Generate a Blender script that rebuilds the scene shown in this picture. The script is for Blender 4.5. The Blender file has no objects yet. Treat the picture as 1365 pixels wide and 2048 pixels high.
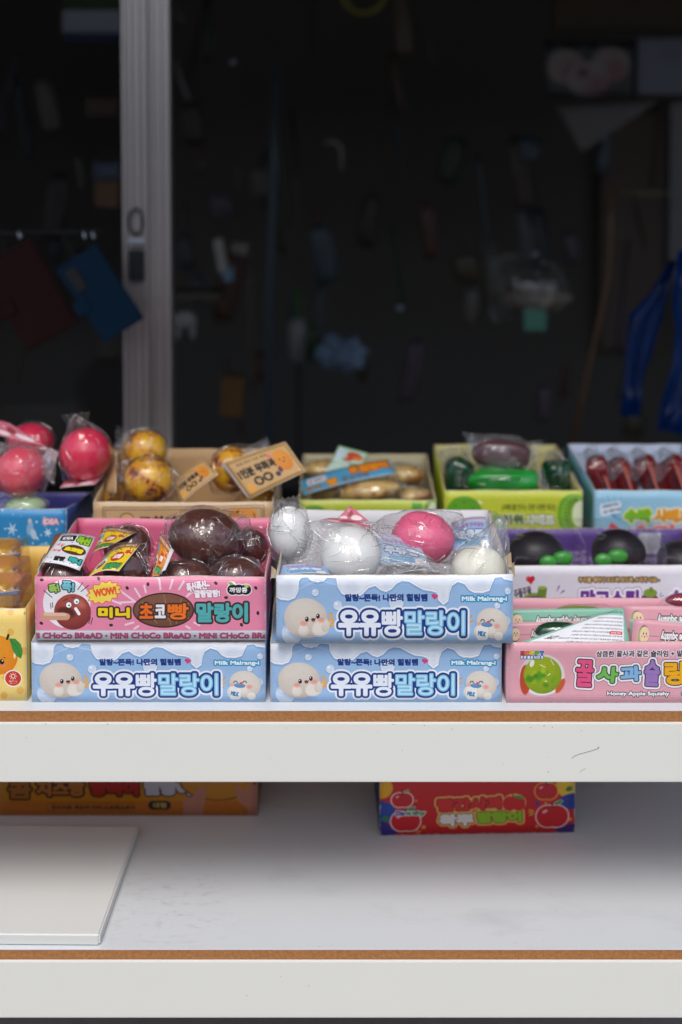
import bpy, bmesh, math, random
import numpy as np
from mathutils import Vector, Matrix, noise
random.seed(7)
SC = bpy.context.scene
COL = SC.collection
R = math.radians

# ------------------------------------------------------------------ camera, sky, sun, exposure
CAM = Vector((0.0, -1.35, 1.344)); PITCH = R(2.5); FPX = 2255.0; CX, CY = 682.5, 455.5
cam_d = bpy.data.cameras.new('camera'); cam = bpy.data.objects.new('camera', cam_d); COL.objects.link(cam)
cam.location = CAM; cam.rotation_euler = (R(90) - PITCH, 0, 0)
cam_d.lens = 36.0 * FPX / 2048.0; cam_d.sensor_width = 36.0; cam_d.sensor_fit = 'AUTO'
cam_d.shift_y = -(1024.0 - CY) / 2048.0
cam_d.clip_end = 200; cam_d.clip_start = 0.05
cam_d.dof.use_dof = True; cam_d.dof.focus_distance = 1.40; cam_d.dof.aperture_fstop = 1.85
SC.camera = cam

w = bpy.data.worlds.new('World'); SC.world = w; w.use_nodes = True
nt = w.node_tree; bg = nt.nodes['Background']
sky = nt.nodes.new('ShaderNodeTexSky'); sky.sky_type = 'NISHITA'; sky.sun_disc = False
SUN_EL, SUN_AZ = R(55), R(186)
sky.sun_elevation = SUN_EL; sky.sun_rotation = SUN_AZ
sky.air_density = 1.2; sky.dust_density = 2.5; sky.ozone_density = 1.0
nt.links.new(sky.outputs[0], bg.inputs[0]); bg.inputs[1].default_value = 0.13
sd = bpy.data.lights.new('sun', 'SUN'); so = bpy.data.objects.new('sun', sd); COL.objects.link(so)
sd.energy = 1.25; sd.angle = R(24); sd.color = (1.0, 0.98, 0.94)
sdir = Vector((math.sin(SUN_AZ) * math.cos(SUN_EL), math.cos(SUN_AZ) * math.cos(SUN_EL), math.sin(SUN_EL)))
so.rotation_euler = sdir.to_track_quat('Z', 'Y').to_euler()
vs = SC.view_settings; vs.view_transform = 'Standard'; vs.look = 'None'; vs.exposure = 0.29; vs.gamma = 1
SC.render.engine = 'CYCLES'
cy = SC.cycles
cy.use_denoising = True
cy.max_bounces = 10; cy.transparent_max_bounces = 24; cy.glossy_bounces = 4; cy.transmission_bounces = 6
cy.sample_clamp_indirect = 4.0

# ------------------------------------------------------------------ picture measurements -> world
FW = Vector((0, math.cos(PITCH), -math.sin(PITCH))); UPV = Vector((0, math.sin(PITCH), math.cos(PITCH)))
def ray(px, py): return FW + Vector(((px - CX) / FPX, 0, 0)) + UPV * ((CY - py) / FPX)
def P(px, py, Y):
    d = ray(px, py); return CAM + d * ((Y - CAM.y) / d.y)
def PZ(px, py, z):
    d = ray(px, py); return CAM + d * ((z - CAM.z) / d.z)
def MM(px, Y): return px * (Y - CAM.y) / FPX            # a length of px pixels at depth Y, in metres
ZU = P(0, 1421, 0).z         # top of upper shelf
ZL = P(0, 1899, 0).z         # top of lower shelf

# ------------------------------------------------------------------ objects
def link(o): COL.objects.link(o); return o
def empty(name, label, cat, loc, group=None, kind=None):
    o = link(bpy.data.objects.new(name, None)); o.location = loc; o.empty_display_size = 0.02
    tag(o, label, cat, group, kind); return o
def tag(o, label=None, cat=None, group=None, kind=None):
    if label: o['label'] = label
    if cat: o['category'] = cat
    if group: o['group'] = group
    if kind: o['kind'] = kind
    return o
def root_loc(p):
    v = Vector((0, 0, 0))
    while p is not None: v += p.location; p = p.parent
    return v
def mobj(name, bm, mats, parent=None, smooth=False, label=None):
    """bm holds world coordinates; the object gets its own origin under its parent"""
    me = bpy.data.meshes.new(name)
    off = root_loc(parent)
    if bm.verts:
        c = sum((v.co for v in bm.verts), Vector()) / len(bm.verts)
        zmin = min(v.co.z for v in bm.verts); c.z = zmin
    else: c = off.copy()
    for v in bm.verts: v.co -= c
    bm.to_mesh(me); bm.free()
    if not isinstance(mats, (list, tuple)): mats = [mats]
    for m in mats: me.materials.append(m)
    if smooth:
        for p in me.polygons: p.use_smooth = True
    o = link(bpy.data.objects.new(name, me)); o.parent = parent; o.location = c - off
    if label: o['label'] = label
    return o
def add_box(bm, x0, x1, y0, y1, z0, z1, mi=0, bevel=0):
    vs_ = [bm.verts.new(p) for p in ((x0,y0,z0),(x1,y0,z0),(x1,y1,z0),(x0,y1,z0),(x0,y0,z1),(x1,y0,z1),(x1,y1,z1),(x0,y1,z1))]
    fs = []
    for f in ((0,3,2,1),(4,5,6,7),(0,1,5,4),(1,2,6,5),(2,3,7,6),(3,0,4,7)):
        q = bm.faces.new([vs_[i] for i in f]); q.material_index = mi; fs.append(q)
    if bevel:
        ed = list({e for f in fs for e in f.edges})
        bmesh.ops.bevel(bm, geom=ed, offset=bevel, segments=2, affect='EDGES', profile=0.6)
    return vs_
def box_bm(*a, **k):
    bm = bmesh.new(); add_box(bm, *a, **k); return bm
def add_tube(bm, pts, rad, n=8, cap=True):
    pts = [Vector(p) for p in pts]; rings = []
    for i, p in enumerate(pts):
        d = (pts[min(i+1, len(pts)-1)] - pts[max(i-1, 0)]).normalized()
        a = d.orthogonal().normalized() if i == 0 else (rings_a - d * rings_a.dot(d)).normalized()
        rings_a = a; b = d.cross(a)
        r = rad[i] if isinstance(rad, (list, tuple)) else rad
        rings.append([bm.verts.new(p + (a*math.cos(2*math.pi*k/n) + b*math.sin(2*math.pi*k/n))*r) for k in range(n)])
    for i in range(len(rings)-1):
        for k in range(n):
            bm.faces.new((rings[i][k], rings[i][(k+1)%n], rings[i+1][(k+1)%n], rings[i+1][k]))
    if cap:
        bm.faces.new(rings[0][::-1]); bm.faces.new(rings[-1])
def tube_bm(pts, rad, n=8):
    bm = bmesh.new(); add_tube(bm, pts, rad, n); return bm
def lump_bm(c, rx, ry, rz, sub=4, amp=0.0, freq=3.0, seed=0, rot=None, fn=None, sq=1.0):
    bm = bmesh.new(); bmesh.ops.create_icosphere(bm, subdivisions=sub, radius=1)
    off = Vector((seed*3.17, seed*1.3, seed*0.7))
    for v in bm.verts:
        n = v.co.normalized(); s = 1 + amp * noise.noise(n*freq + off)
        if fn: s += fn(n)
        if sq != 1.0: n = Vector([math.copysign(abs(k)**sq, k) for k in n])
        q = Vector((n.x*rx, n.y*ry, n.z*rz)) * s
        if rot: q = rot @ q
        v.co = Vector(c) + q
    return bm
def sheet_bm(o, U, V, N, t, nu=1, nv=1, warp=None):
    """thin card: front face at o + uU + vV, thickness t behind it; slots 0 front, 1 back, 2 edge"""
    bm = bmesh.new(); uv = bm.loops.layers.uv.new('UVMap')
    o, U, V = Vector(o), Vector(U), Vector(V); N = Vector(N).normalized()
    G = [[[None]*(nv+1) for _ in range(nu+1)] for _ in range(2)]
    for s in (0, 1):
        for i in range(nu+1):
            for j in range(nv+1):
                u, v = i/nu, j/nv
                p = o + U*u + V*v
                if warp: p = p + warp(u, v)
                G[s][i][j] = bm.verts.new(p - N*t*s)
    def face(vs_, uvs, mi):
        f = bm.faces.new(vs_); f.material_index = mi; f.smooth = False
        for l, q in zip(f.loops, uvs): l[uv].uv = q
    flip = U.cross(V).dot(N) < 0
    for i in range(nu):
        for j in range(nv):
            c = [(i,j),(i+1,j),(i+1,j+1),(i,j+1)]
            if flip: c = c[::-1]
            q = [(a/nu, b/nv) for a, b in c]
            face([G[0][a][b] for a, b in c], q, 0)
            face([G[1][a][b] for a, b in c[::-1]], q[::-1], 1)
    ring = [(i,0) for i in range(nu)] + [(nu,j) for j in range(nv)] + [(i,nv) for i in range(nu,0,-1)] + [(0,j) for j in range(nv,0,-1)]
    for k in range(len(ring)):
        a, b = ring[k], ring[(k+1)%len(ring)]
        vs_ = [G[0][a[0]][a[1]], G[1][a[0]][a[1]], G[1][b[0]][b[1]], G[0][b[0]][b[1]]]
        if flip: vs_ = vs_[::-1]
        face(vs_, [(a[0]/nu, a[1]/nv)]*4, 2)
    return bm

# ------------------------------------------------------------------ materials
def lin(c):
    return tuple(((x/255)/12.92 if x/255 <= 0.04045 else ((x/255+0.055)/1.055)**2.4) for x in c)
_M = {}
def mat(name, rgb, rough=0.5, metal=0, var=0.06, scale=40, bump=0.0, bscale=200, coat=0, spec=0.5, sss=0):
    """rgb: sRGB 0-255 of the material itself"""
    if name in _M: return _M[name]
    m = bpy.data.materials.new(name); m.use_nodes = True; n = m.node_tree; b = n.nodes['Principled BSDF']
    c = lin(rgb)
    tc = n.nodes.new('ShaderNodeTexCoord'); nz = n.nodes.new('ShaderNodeTexNoise'); nz.inputs['Scale'].default_value = scale
    nz.inputs['Detail'].default_value = 4
    mx = n.nodes.new('ShaderNodeMix'); mx.data_type = 'RGBA'
    mx.inputs[6].default_value = (*[x*(1-var) for x in c], 1); mx.inputs[7].default_value = (*[min(1, x*(1+var)) for x in c], 1)
    n.links.new(tc.outputs['Object'], nz.inputs[0]); n.links.new(nz.outputs[0], mx.inputs[0]); n.links.new(mx.outputs[2], b.inputs['Base Color'])
    b.inputs['Roughness'].default_value = rough; b.inputs['Metallic'].default_value = metal
    b.inputs['Coat Weight'].default_value = coat; b.inputs['Coat Roughness'].default_value = 0.1
    b.inputs['Specular IOR Level'].default_value = spec
    if sss: b.inputs['Subsurface Weight'].default_value = sss; b.inputs['Subsurface Scale'].default_value = 0.01
    if bump:
        n2 = n.nodes.new('ShaderNodeTexNoise'); n2.inputs['Scale'].default_value = bscale; n2.inputs['Detail'].default_value = 3
        bp = n.nodes.new('ShaderNodeBump'); bp.inputs['Strength'].default_value = bump; bp.inputs['Distance'].default_value = 0.001
        n.links.new(tc.outputs['Object'], n2.inputs[0]); n.links.new(n2.outputs[0], bp.inputs['Height']); n.links.new(bp.outputs[0], b.inputs['Normal'])
    _M[name] = m; return m
def film_mat(name, veil=0.02, tint=(1, 1, 1), rough=0.07, bs=24, gl=0.04):
    """clear cellophane: see-through, shiny, with fine sharp creases"""
    if name in _M: return _M[name]
    m = bpy.data.materials.new(name); m.use_nodes = True; n = m.node_tree; n.nodes.clear()
    N = lambda t: n.nodes.new(t); L = n.links.new
    out = N('ShaderNodeOutputMaterial'); tr = N('ShaderNodeBsdfTransparent'); tr.inputs[0].default_value = (*tint, 1)
    g = N('ShaderNodeBsdfGlossy'); g.inputs['Roughness'].default_value = rough
    df = N('ShaderNodeBsdfDiffuse'); df.inputs[0].default_value = (0.85, 0.86, 0.88, 1)
    tc = N('ShaderNodeTexCoord'); nz = N('ShaderNodeTexNoise'); nz.inputs['Scale'].default_value = bs*1.3; nz.inputs['Detail'].default_value = 2
    sh = N('ShaderNodeVectorMath'); sh.operation = 'MULTIPLY_ADD'; sh.inputs[1].default_value = (0.05, 0.05, 0.05)
    L(tc.outputs['Object'], nz.inputs[0]); L(nz.outputs['Color'], sh.inputs[0]); L(tc.outputs['Object'], sh.inputs[2])
    vo = N('ShaderNodeTexVoronoi'); vo.feature = 'DISTANCE_TO_EDGE'; vo.inputs['Scale'].default_value = bs; L(sh.outputs[0], vo.inputs[0])
    mp = N('ShaderNodeMapping'); mp.inputs['Scale'].default_value = (1.0, 1.0, 0.35); mp.inputs['Rotation'].default_value = (0.3, 0.6, 0.2); L(tc.outputs['Object'], mp.inputs[0])
    n2 = N('ShaderNodeTexNoise'); n2.noise_type = 'RIDGED_MULTIFRACTAL'; n2.inputs['Scale'].default_value = bs*1.4; n2.inputs['Detail'].default_value = 2; L(mp.outputs[0], n2.inputs[0])
    mr = N('ShaderNodeMapRange'); mr.inputs[1].default_value = 0; mr.inputs[2].default_value = 0.03; mr.inputs[3].default_value = 1; mr.inputs[4].default_value = 0; L(vo.outputs['Distance'], mr.inputs[0])
    # creases fade in and out along their length
    n3 = N('ShaderNodeTexNoise'); n3.inputs['Scale'].default_value = bs*1.1; n3.inputs['Detail'].default_value = 1; L(tc.outputs['Object'], n3.inputs[0])
    m3 = N('ShaderNodeMapRange'); m3.inputs[1].default_value = .48; m3.inputs[2].default_value = .62; L(n3.outputs[0], m3.inputs[0])
    cr = N('ShaderNodeMath'); cr.operation = 'MULTIPLY'; L(mr.outputs[0], cr.inputs[0]); L(m3.outputs[0], cr.inputs[1])
    ad = N('ShaderNodeMath'); ad.operation = 'MULTIPLY_ADD'; ad.inputs[1].default_value = .30; L(n2.outputs[0], ad.inputs[0]); L(cr.outputs[0], ad.inputs[2])
    bp = N('ShaderNodeBump'); bp.inputs['Strength'].default_value = 0.5; bp.inputs['Distance'].default_value = 0.0015; L(ad.outputs[0], bp.inputs['Height']); L(bp.outputs[0], g.inputs['Normal'])
    lw = N('ShaderNodeLayerWeight'); lw.inputs[0].default_value = 0.5; L(bp.outputs[0], lw.inputs['Normal'])
    pw = N('ShaderNodeMath'); pw.operation = 'POWER'; pw.inputs[1].default_value = 2.4; L(lw.outputs['Facing'], pw.inputs[0])
    f = N('ShaderNodeMapRange'); f.inputs[3].default_value = gl; f.inputs[4].default_value = 0.55; L(pw.outputs[0], f.inputs[0])
    m1 = N('ShaderNodeMixShader'); L(f.outputs[0], m1.inputs[0]); L(tr.outputs[0], m1.inputs[1]); L(g.outputs[0], m1.inputs[2])
    ve = N('ShaderNodeMapRange'); ve.inputs[3].default_value = veil; ve.inputs[4].default_value = veil*3 + 0.08; L(cr.outputs[0], ve.inputs[0])
    m2 = N('ShaderNodeMixShader'); L(ve.outputs[0], m2.inputs[0]); L(m1.outputs[0], m2.inputs[1]); L(df.outputs[0], m2.inputs[2])
    L(m2.outputs[0], out.inputs[0]); _M[name] = m; return m

# ------------------------------------------------------------------ printed artwork, painted in code
_glyph = {}
def glyph_tris(s):
    if s in _glyph: return _glyph[s]
    cu = bpy.data.curves.new('tmp', 'FONT'); cu.body = s; cu.resolution_u = 4
    o = bpy.data.objects.new('tmp', cu); COL.objects.link(o)
    me = bpy.data.meshes.new_from_object(o.evaluated_get(bpy.context.evaluated_depsgraph_get()))
    me.calc_loop_triangles()
    v = np.array([q.co[:2] for q in me.vertices]); t = np.array([q.vertices[:] for q in me.loop_triangles])
    bpy.data.objects.remove(o); bpy.data.curves.remove(cu); bpy.data.meshes.remove(me)
    lo, hi = v.min(0), v.max(0); v = (v - lo) / (hi - lo); v[:, 1] = 1 - v[:, 1]
    _glyph[s] = v[t]; return _glyph[s]
class Art:
    def __init__(s, x0, y0, x1, y1, k=0.8, bgc=(255, 255, 255)):
        s.x0, s.y0, s.k = x0, y0, k; s.W, s.H = int((x1-x0)*k), int((y1-y0)*k)
        s.a = np.empty((s.H, s.W, 3), np.float32); s.a[:] = np.array(bgc, np.float32)/255
        yy, xx = np.mgrid[0:s.H, 0:s.W].astype(np.float32); s.X = (xx+0.5)/k + x0; s.Y = (yy+0.5)/k + y0
    def sub(s, x0, y0, x1, y1):
        a = max(0, int((y0-s.y0)*s.k)-1); b = min(s.H, int((y1-s.y0)*s.k)+2); c = max(0, int((x0-s.x0)*s.k)-1); d = min(s.W, int((x1-s.x0)*s.k)+2)
        return (slice(a, max(a, b)), slice(c, max(c, d)))
    def put(s, sl, m, col, alpha=1.0):
        m = np.clip(m, 0, 1)[..., None]*alpha
        c = np.array(col, np.float32)/255 if not isinstance(col, np.ndarray) else col
        s.a[sl] = s.a[sl]*(1-m) + c*m
    def ell(s, cx, cy, rx, ry=None, col=(0, 0, 0), rot=0, soft=1.5, alpha=1.0, ball=None, hl=None):
        ry = ry or rx; rr = max(rx, ry) + soft + 2; sl = s.sub(cx-rr, cy-rr, cx+rr, cy+rr)
        dx, dy = s.X[sl]-cx, s.Y[sl]-cy; c_, s_ = math.cos(R(rot)), math.sin(R(rot))
        u, v = (dx*c_+dy*s_)/rx, (-dx*s_+dy*c_)/ry; d = np.sqrt(u*u+v*v)
        m = (1-d)*min(rx, ry)/soft + 0.5
        if ball is not None:      # a printed ball: two tones mixed over it
            q = np.clip(0.5 + 0.42*(u*0.3+v*0.8) + 0.25*(d**3-0.3), 0, 1)[..., None]
            colr = np.array(col, np.float32)/255*(1-q) + np.array(ball, np.float32)/255*q
            s.put(sl, m, colr, alpha)
        else: s.put(sl, m, col, alpha)
    def ring(s, cx, cy, r, wd, col, ry=None): 
        ry = ry or r; sl = s.sub(cx-r-wd, cy-ry-wd, cx+r+wd, cy+ry+wd)
        d = np.sqrt(((s.X[sl]-cx)/r)**2+((s.Y[sl]-cy)/ry)**2); s.put(sl, (wd/2-np.abs(d-1)*min(r, ry))/1.5+0.5, col)
    def rect(s, x0, y0, x1, y1, col, rad=0, alpha=1.0, rot=0):
        cx, cy, hx, hy = (x0+x1)/2, (y0+y1)/2, (x1-x0)/2, (y1-y0)/2; q = math.hypot(hx, hy)
        sl = s.sub(cx-q, cy-q, cx+q, cy+q); c_, s_ = math.cos(R(rot)), math.sin(R(rot))
        dx, dy = s.X[sl]-cx, s.Y[sl]-cy; dx, dy = dx*c_+dy*s_, -dx*s_+dy*c_
        dx = np.abs(dx)-hx+rad; dy = np.abs(dy)-hy+rad
        d = np.hypot(np.maximum(dx, 0), np.maximum(dy, 0)) + np.minimum(np.maximum(dx, dy), 0) - rad
        s.put(sl, 0.5-d, col, alpha)
    def line(s, pts, wd, col, alpha=1.0, taper=False):
        xs, ys = [p[0] for p in pts], [p[1] for p in pts]; sl = s.sub(min(xs)-wd, min(ys)-wd, max(xs)+wd, max(ys)+wd)
        d = np.full(s.X[sl].shape, 1e9, np.float32); n = len(pts)-1
        for i in range(n):
            (ax, ay), (bx, by) = pts[i], pts[i+1]; L = (bx-ax)**2+(by-ay)**2+1e-9
            t = np.clip(((s.X[sl]-ax)*(bx-ax)+(s.Y[sl]-ay)*(by-ay))/L, 0, 1)
            e = np.hypot(s.X[sl]-ax-t*(bx-ax), s.Y[sl]-ay-t*(by-ay))
            if taper: e = e + wd/2*((t+i)/n)*0.8
            d = np.minimum(d, e)
        s.put(sl, (wd/2-d)/1.2+0.5, col, alpha)
    def polymask(s, pts):
        m = np.zeros(s.X.shape, bool); n = len(pts)
        for i in range(n):
            (ax, ay), (bx, by) = pts[i], pts[(i+1) % n]
            if ay == by: continue
            m ^= ((s.Y < ay) != (s.Y < by)) & (s.X < (bx-ax)*(s.Y-ay)/(by-ay)+ax)
        return m
    def poly(s, pts, col, alpha=1.0, edge=None, ew=4):
        if edge: s.line(list(pts)+[pts[0]], ew*2, edge)
        s.put((slice(None), slice(None)), s.polymask(pts).astype(np.float32), col, alpha)
    def text(s, t, x0, y0, x1, y1, col, bold=1.0, out=(), rot=0, flip=False, arc=0, hl=None, shade=None):
        """text fitted to the box x0..y1; out = [(extra radius, colour), ...] drawn widest first"""
        T = glyph_tris(t).copy(); b = bold
        w_, h_ = (x1-x0-2*b), (y1-y0-2*b)
        T = T*np.array([w_, h_]) - np.array([w_/2, h_/2])
        if arc: T[..., 1] += arc*((T[..., 0]/(w_/2))**2 - 0.5)
        if flip: T = -T
        c_, s_ = math.cos(R(rot)), math.sin(R(rot))
        T = np.stack([T[..., 0]*c_-T[..., 1]*s_, T[..., 0]*s_+T[..., 1]*c_], -1) + np.array([(x0+x1)/2, (y0+y1)/2])
        pad = b + max([o[0] for o in out], default=0) + 3
        lo = T.reshape(-1, 2).min(0)-pad; hi = T.reshape(-1, 2).max(0)+pad
        gx0, gy0 = int(math.floor((lo[0]-s.x0)*s.k)), int(math.floor((lo[1]-s.y0)*s.k))
        Wd, Hd = int((hi[0]-lo[0])*s.k)+3, int((hi[1]-lo[1])*s.k)+3
        Q = (T - np.array([s.x0, s.y0]))*s.k - np.array([gx0, gy0]); m = np.zeros((Hd, Wd), bool)
        for A, B, C in Q:
            a0, b0 = np.floor(np.minimum(np.minimum(A, B), C)-0.5).astype(int); a1, b1 = np.ceil(np.maximum(np.maximum(A, B), C)+0.5).astype(int)
            a0, b0 = max(a0, 0), max(b0, 0); a1, b1 = min(a1, Wd), min(b1, Hd)
            if a1 <= a0 or b1 <= b0: continue
            D = (B[0]-A[0])*(C[1]-A[1])-(B[1]-A[1])*(C[0]-A[0])
            if abs(D) < 1e-9: continue
            gx = np.arange(a0, a1)+0.5; gy = (np.arange(b0, b1)+0.5)[:, None]
            u = ((gx-A[0])*(C[1]-A[1])-(gy-A[1])*(C[0]-A[0]))/D; v = ((B[0]-A[0])*(gy-A[1])-(B[1]-A[1])*(gx-A[0]))/D
            m[b0:b1, a0:a1] |= (u >= -1e-3) & (v >= -1e-3) & (u+v <= 1.001)
        r = int(math.ceil(pad*s.k)); big = 1e6
        V = np.where(m, 0.0, big)
        V2 = V.copy()
        for d in range(1, r+1):
            V2[d:] = np.minimum(V2[d:], V[:-d]+d*d); V2[:-d] = np.minimum(V2[:-d], V[d:]+d*d)
        D2 = V2.copy()
        for d in range(1, r+1):
            D2[:, d:] = np.minimum(D2[:, d:], V2[:, :-d]+d*d); D2[:, :-d] = np.minimum(D2[:, :-d], V2[:, d:]+d*d)
        D = np.sqrt(D2)
        cy0, cy1, cx0, cx1 = max(0, -gy0), min(Hd, s.H-gy0), max(0, -gx0), min(Wd, s.W-gx0)
        if cy1 <= cy0 or cx1 <= cx0: return
        sl = (slice(gy0+cy0, gy0+cy1), slice(gx0+cx0, gx0+cx1)); D = D[cy0:cy1, cx0:cx1]
        for e in sorted(out, key=lambda q: -q[0]):
            s.put(sl, (b+e[0])*s.k - D + 0.5, e[1])
        s.put(sl, b*s.k - D + 0.5, col)
        if hl: s.put(sl, (b*0.15)*s.k - D + 0.5, hl[0], hl[1])
    def image(s, name):
        im = bpy.data.images.new(name, s.W, s.H); a = np.ones((s.H, s.W, 4), np.float32); a[..., :3] = np.clip(s.a[::-1], 0, 1)
        im.pixels.foreach_set(a.ravel()); im.update(); im.pack(); return im
def art_mat(art, name, rough=0.38, lines=0.0, gain=1.0, bump=0.15):
    """printed card: the artwork as flat print, faint horizontal flutes and paper wear"""
    im = art.image(name); m = bpy.data.materials.new(name); m.use_nodes = True; n = m.node_tree; b = n.nodes['Principled BSDF']
    t = n.nodes.new('ShaderNodeTexImage'); t.image = im; t.extension = 'EXTEND'
    tc = n.nodes.new('ShaderNodeTexCoord'); n.links.new(tc.outputs['UV'], t.inputs[0])
    nz = n.nodes.new('ShaderNodeTexNoise'); nz.inputs['Scale'].default_value = 90; nz.inputs['Detail'].default_value = 5; n.links.new(tc.outputs['Object'], nz.inputs[0])
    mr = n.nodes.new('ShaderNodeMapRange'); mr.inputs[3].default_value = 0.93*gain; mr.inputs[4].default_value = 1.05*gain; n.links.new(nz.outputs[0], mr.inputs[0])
    mu = n.nodes.new('ShaderNodeVectorMath'); mu.operation = 'SCALE'; n.links.new(t.outputs[0], mu.inputs[0]); n.links.new(mr.outputs[0], mu.inputs['Scale'])
    # worn paper showing along the edges of the card
    sp = n.nodes.new('ShaderNodeSeparateXYZ'); n.links.new(tc.outputs['UV'], sp.inputs[0]); es = []
    for ax, wd in (('X', .012), ('Y', .035)):
        s1 = n.nodes.new('ShaderNodeMath'); s1.operation = 'SUBTRACT'; s1.inputs[1].default_value = .5; n.links.new(sp.outputs[ax], s1.inputs[0])
        s2 = n.nodes.new('ShaderNodeMath'); s2.operation = 'ABSOLUTE'; n.links.new(s1.outputs[0], s2.inputs[0])
        s3 = n.nodes.new('ShaderNodeMapRange'); s3.inputs[1].default_value = .5-wd; s3.inputs[2].default_value = .5; n.links.new(s2.outputs[0], s3.inputs[0]); es.append(s3)
    emx = n.nodes.new('ShaderNodeMath'); emx.operation = 'MAXIMUM'; n.links.new(es[0].outputs[0], emx.inputs[0]); n.links.new(es[1].outputs[0], emx.inputs[1])
    ez = n.nodes.new('ShaderNodeTexNoise'); ez.inputs['Scale'].default_value = 160; ez.inputs['Detail'].default_value = 4; n.links.new(tc.outputs['Object'], ez.inputs[0])
    ea = n.nodes.new('ShaderNodeMath'); ea.operation = 'MULTIPLY_ADD'; ea.inputs[1].default_value = .45; n.links.new(emx.outputs[0], ea.inputs[0]); n.links.new(ez.outputs[0], ea.inputs[2])
    er = n.nodes.new('ShaderNodeMapRange'); er.inputs[1].default_value = .78; er.inputs[2].default_value = .92; er.inputs[4].default_value = .75; n.links.new(ea.outputs[0], er.inputs[0])
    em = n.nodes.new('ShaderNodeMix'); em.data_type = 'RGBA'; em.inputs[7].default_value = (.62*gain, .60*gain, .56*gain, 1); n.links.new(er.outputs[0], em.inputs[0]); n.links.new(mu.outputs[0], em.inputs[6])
    n.links.new(em.outputs[2], b.inputs['Base Color']); b.inputs['Roughness'].default_value = rough
    wv = n.nodes.new('ShaderNodeTexWave'); wv.bands_direction = 'Z'; wv.inputs['Scale'].default_value = 110; wv.inputs['Distortion'].default_value = 1.0; wv.inputs['Detail'].default_value = 1
    n.links.new(tc.outputs['Object'], wv.inputs[0])
    mp = n.nodes.new('ShaderNodeMath'); mp.operation = 'MULTIPLY'; mp.inputs[1].default_value = lines; n.links.new(wv.outputs['Fac'], mp.inputs[0])
    ad = n.nodes.new('ShaderNodeMath'); ad.operation = 'ADD'; n.links.new(mp.outputs[0], ad.inputs[0]); n.links.new(nz.outputs[0], ad.inputs[1])
    bp = n.nodes.new('ShaderNodeBump'); bp.inputs['Strength'].default_value = bump; bp.inputs['Distance'].default_value = 0.002; n.links.new(ad.outputs[0], bp.inputs['Height'])
    n.links.new(bp.outputs[0], b.inputs['Normal']); return m
NAVY = (20, 50, 125)
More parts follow.
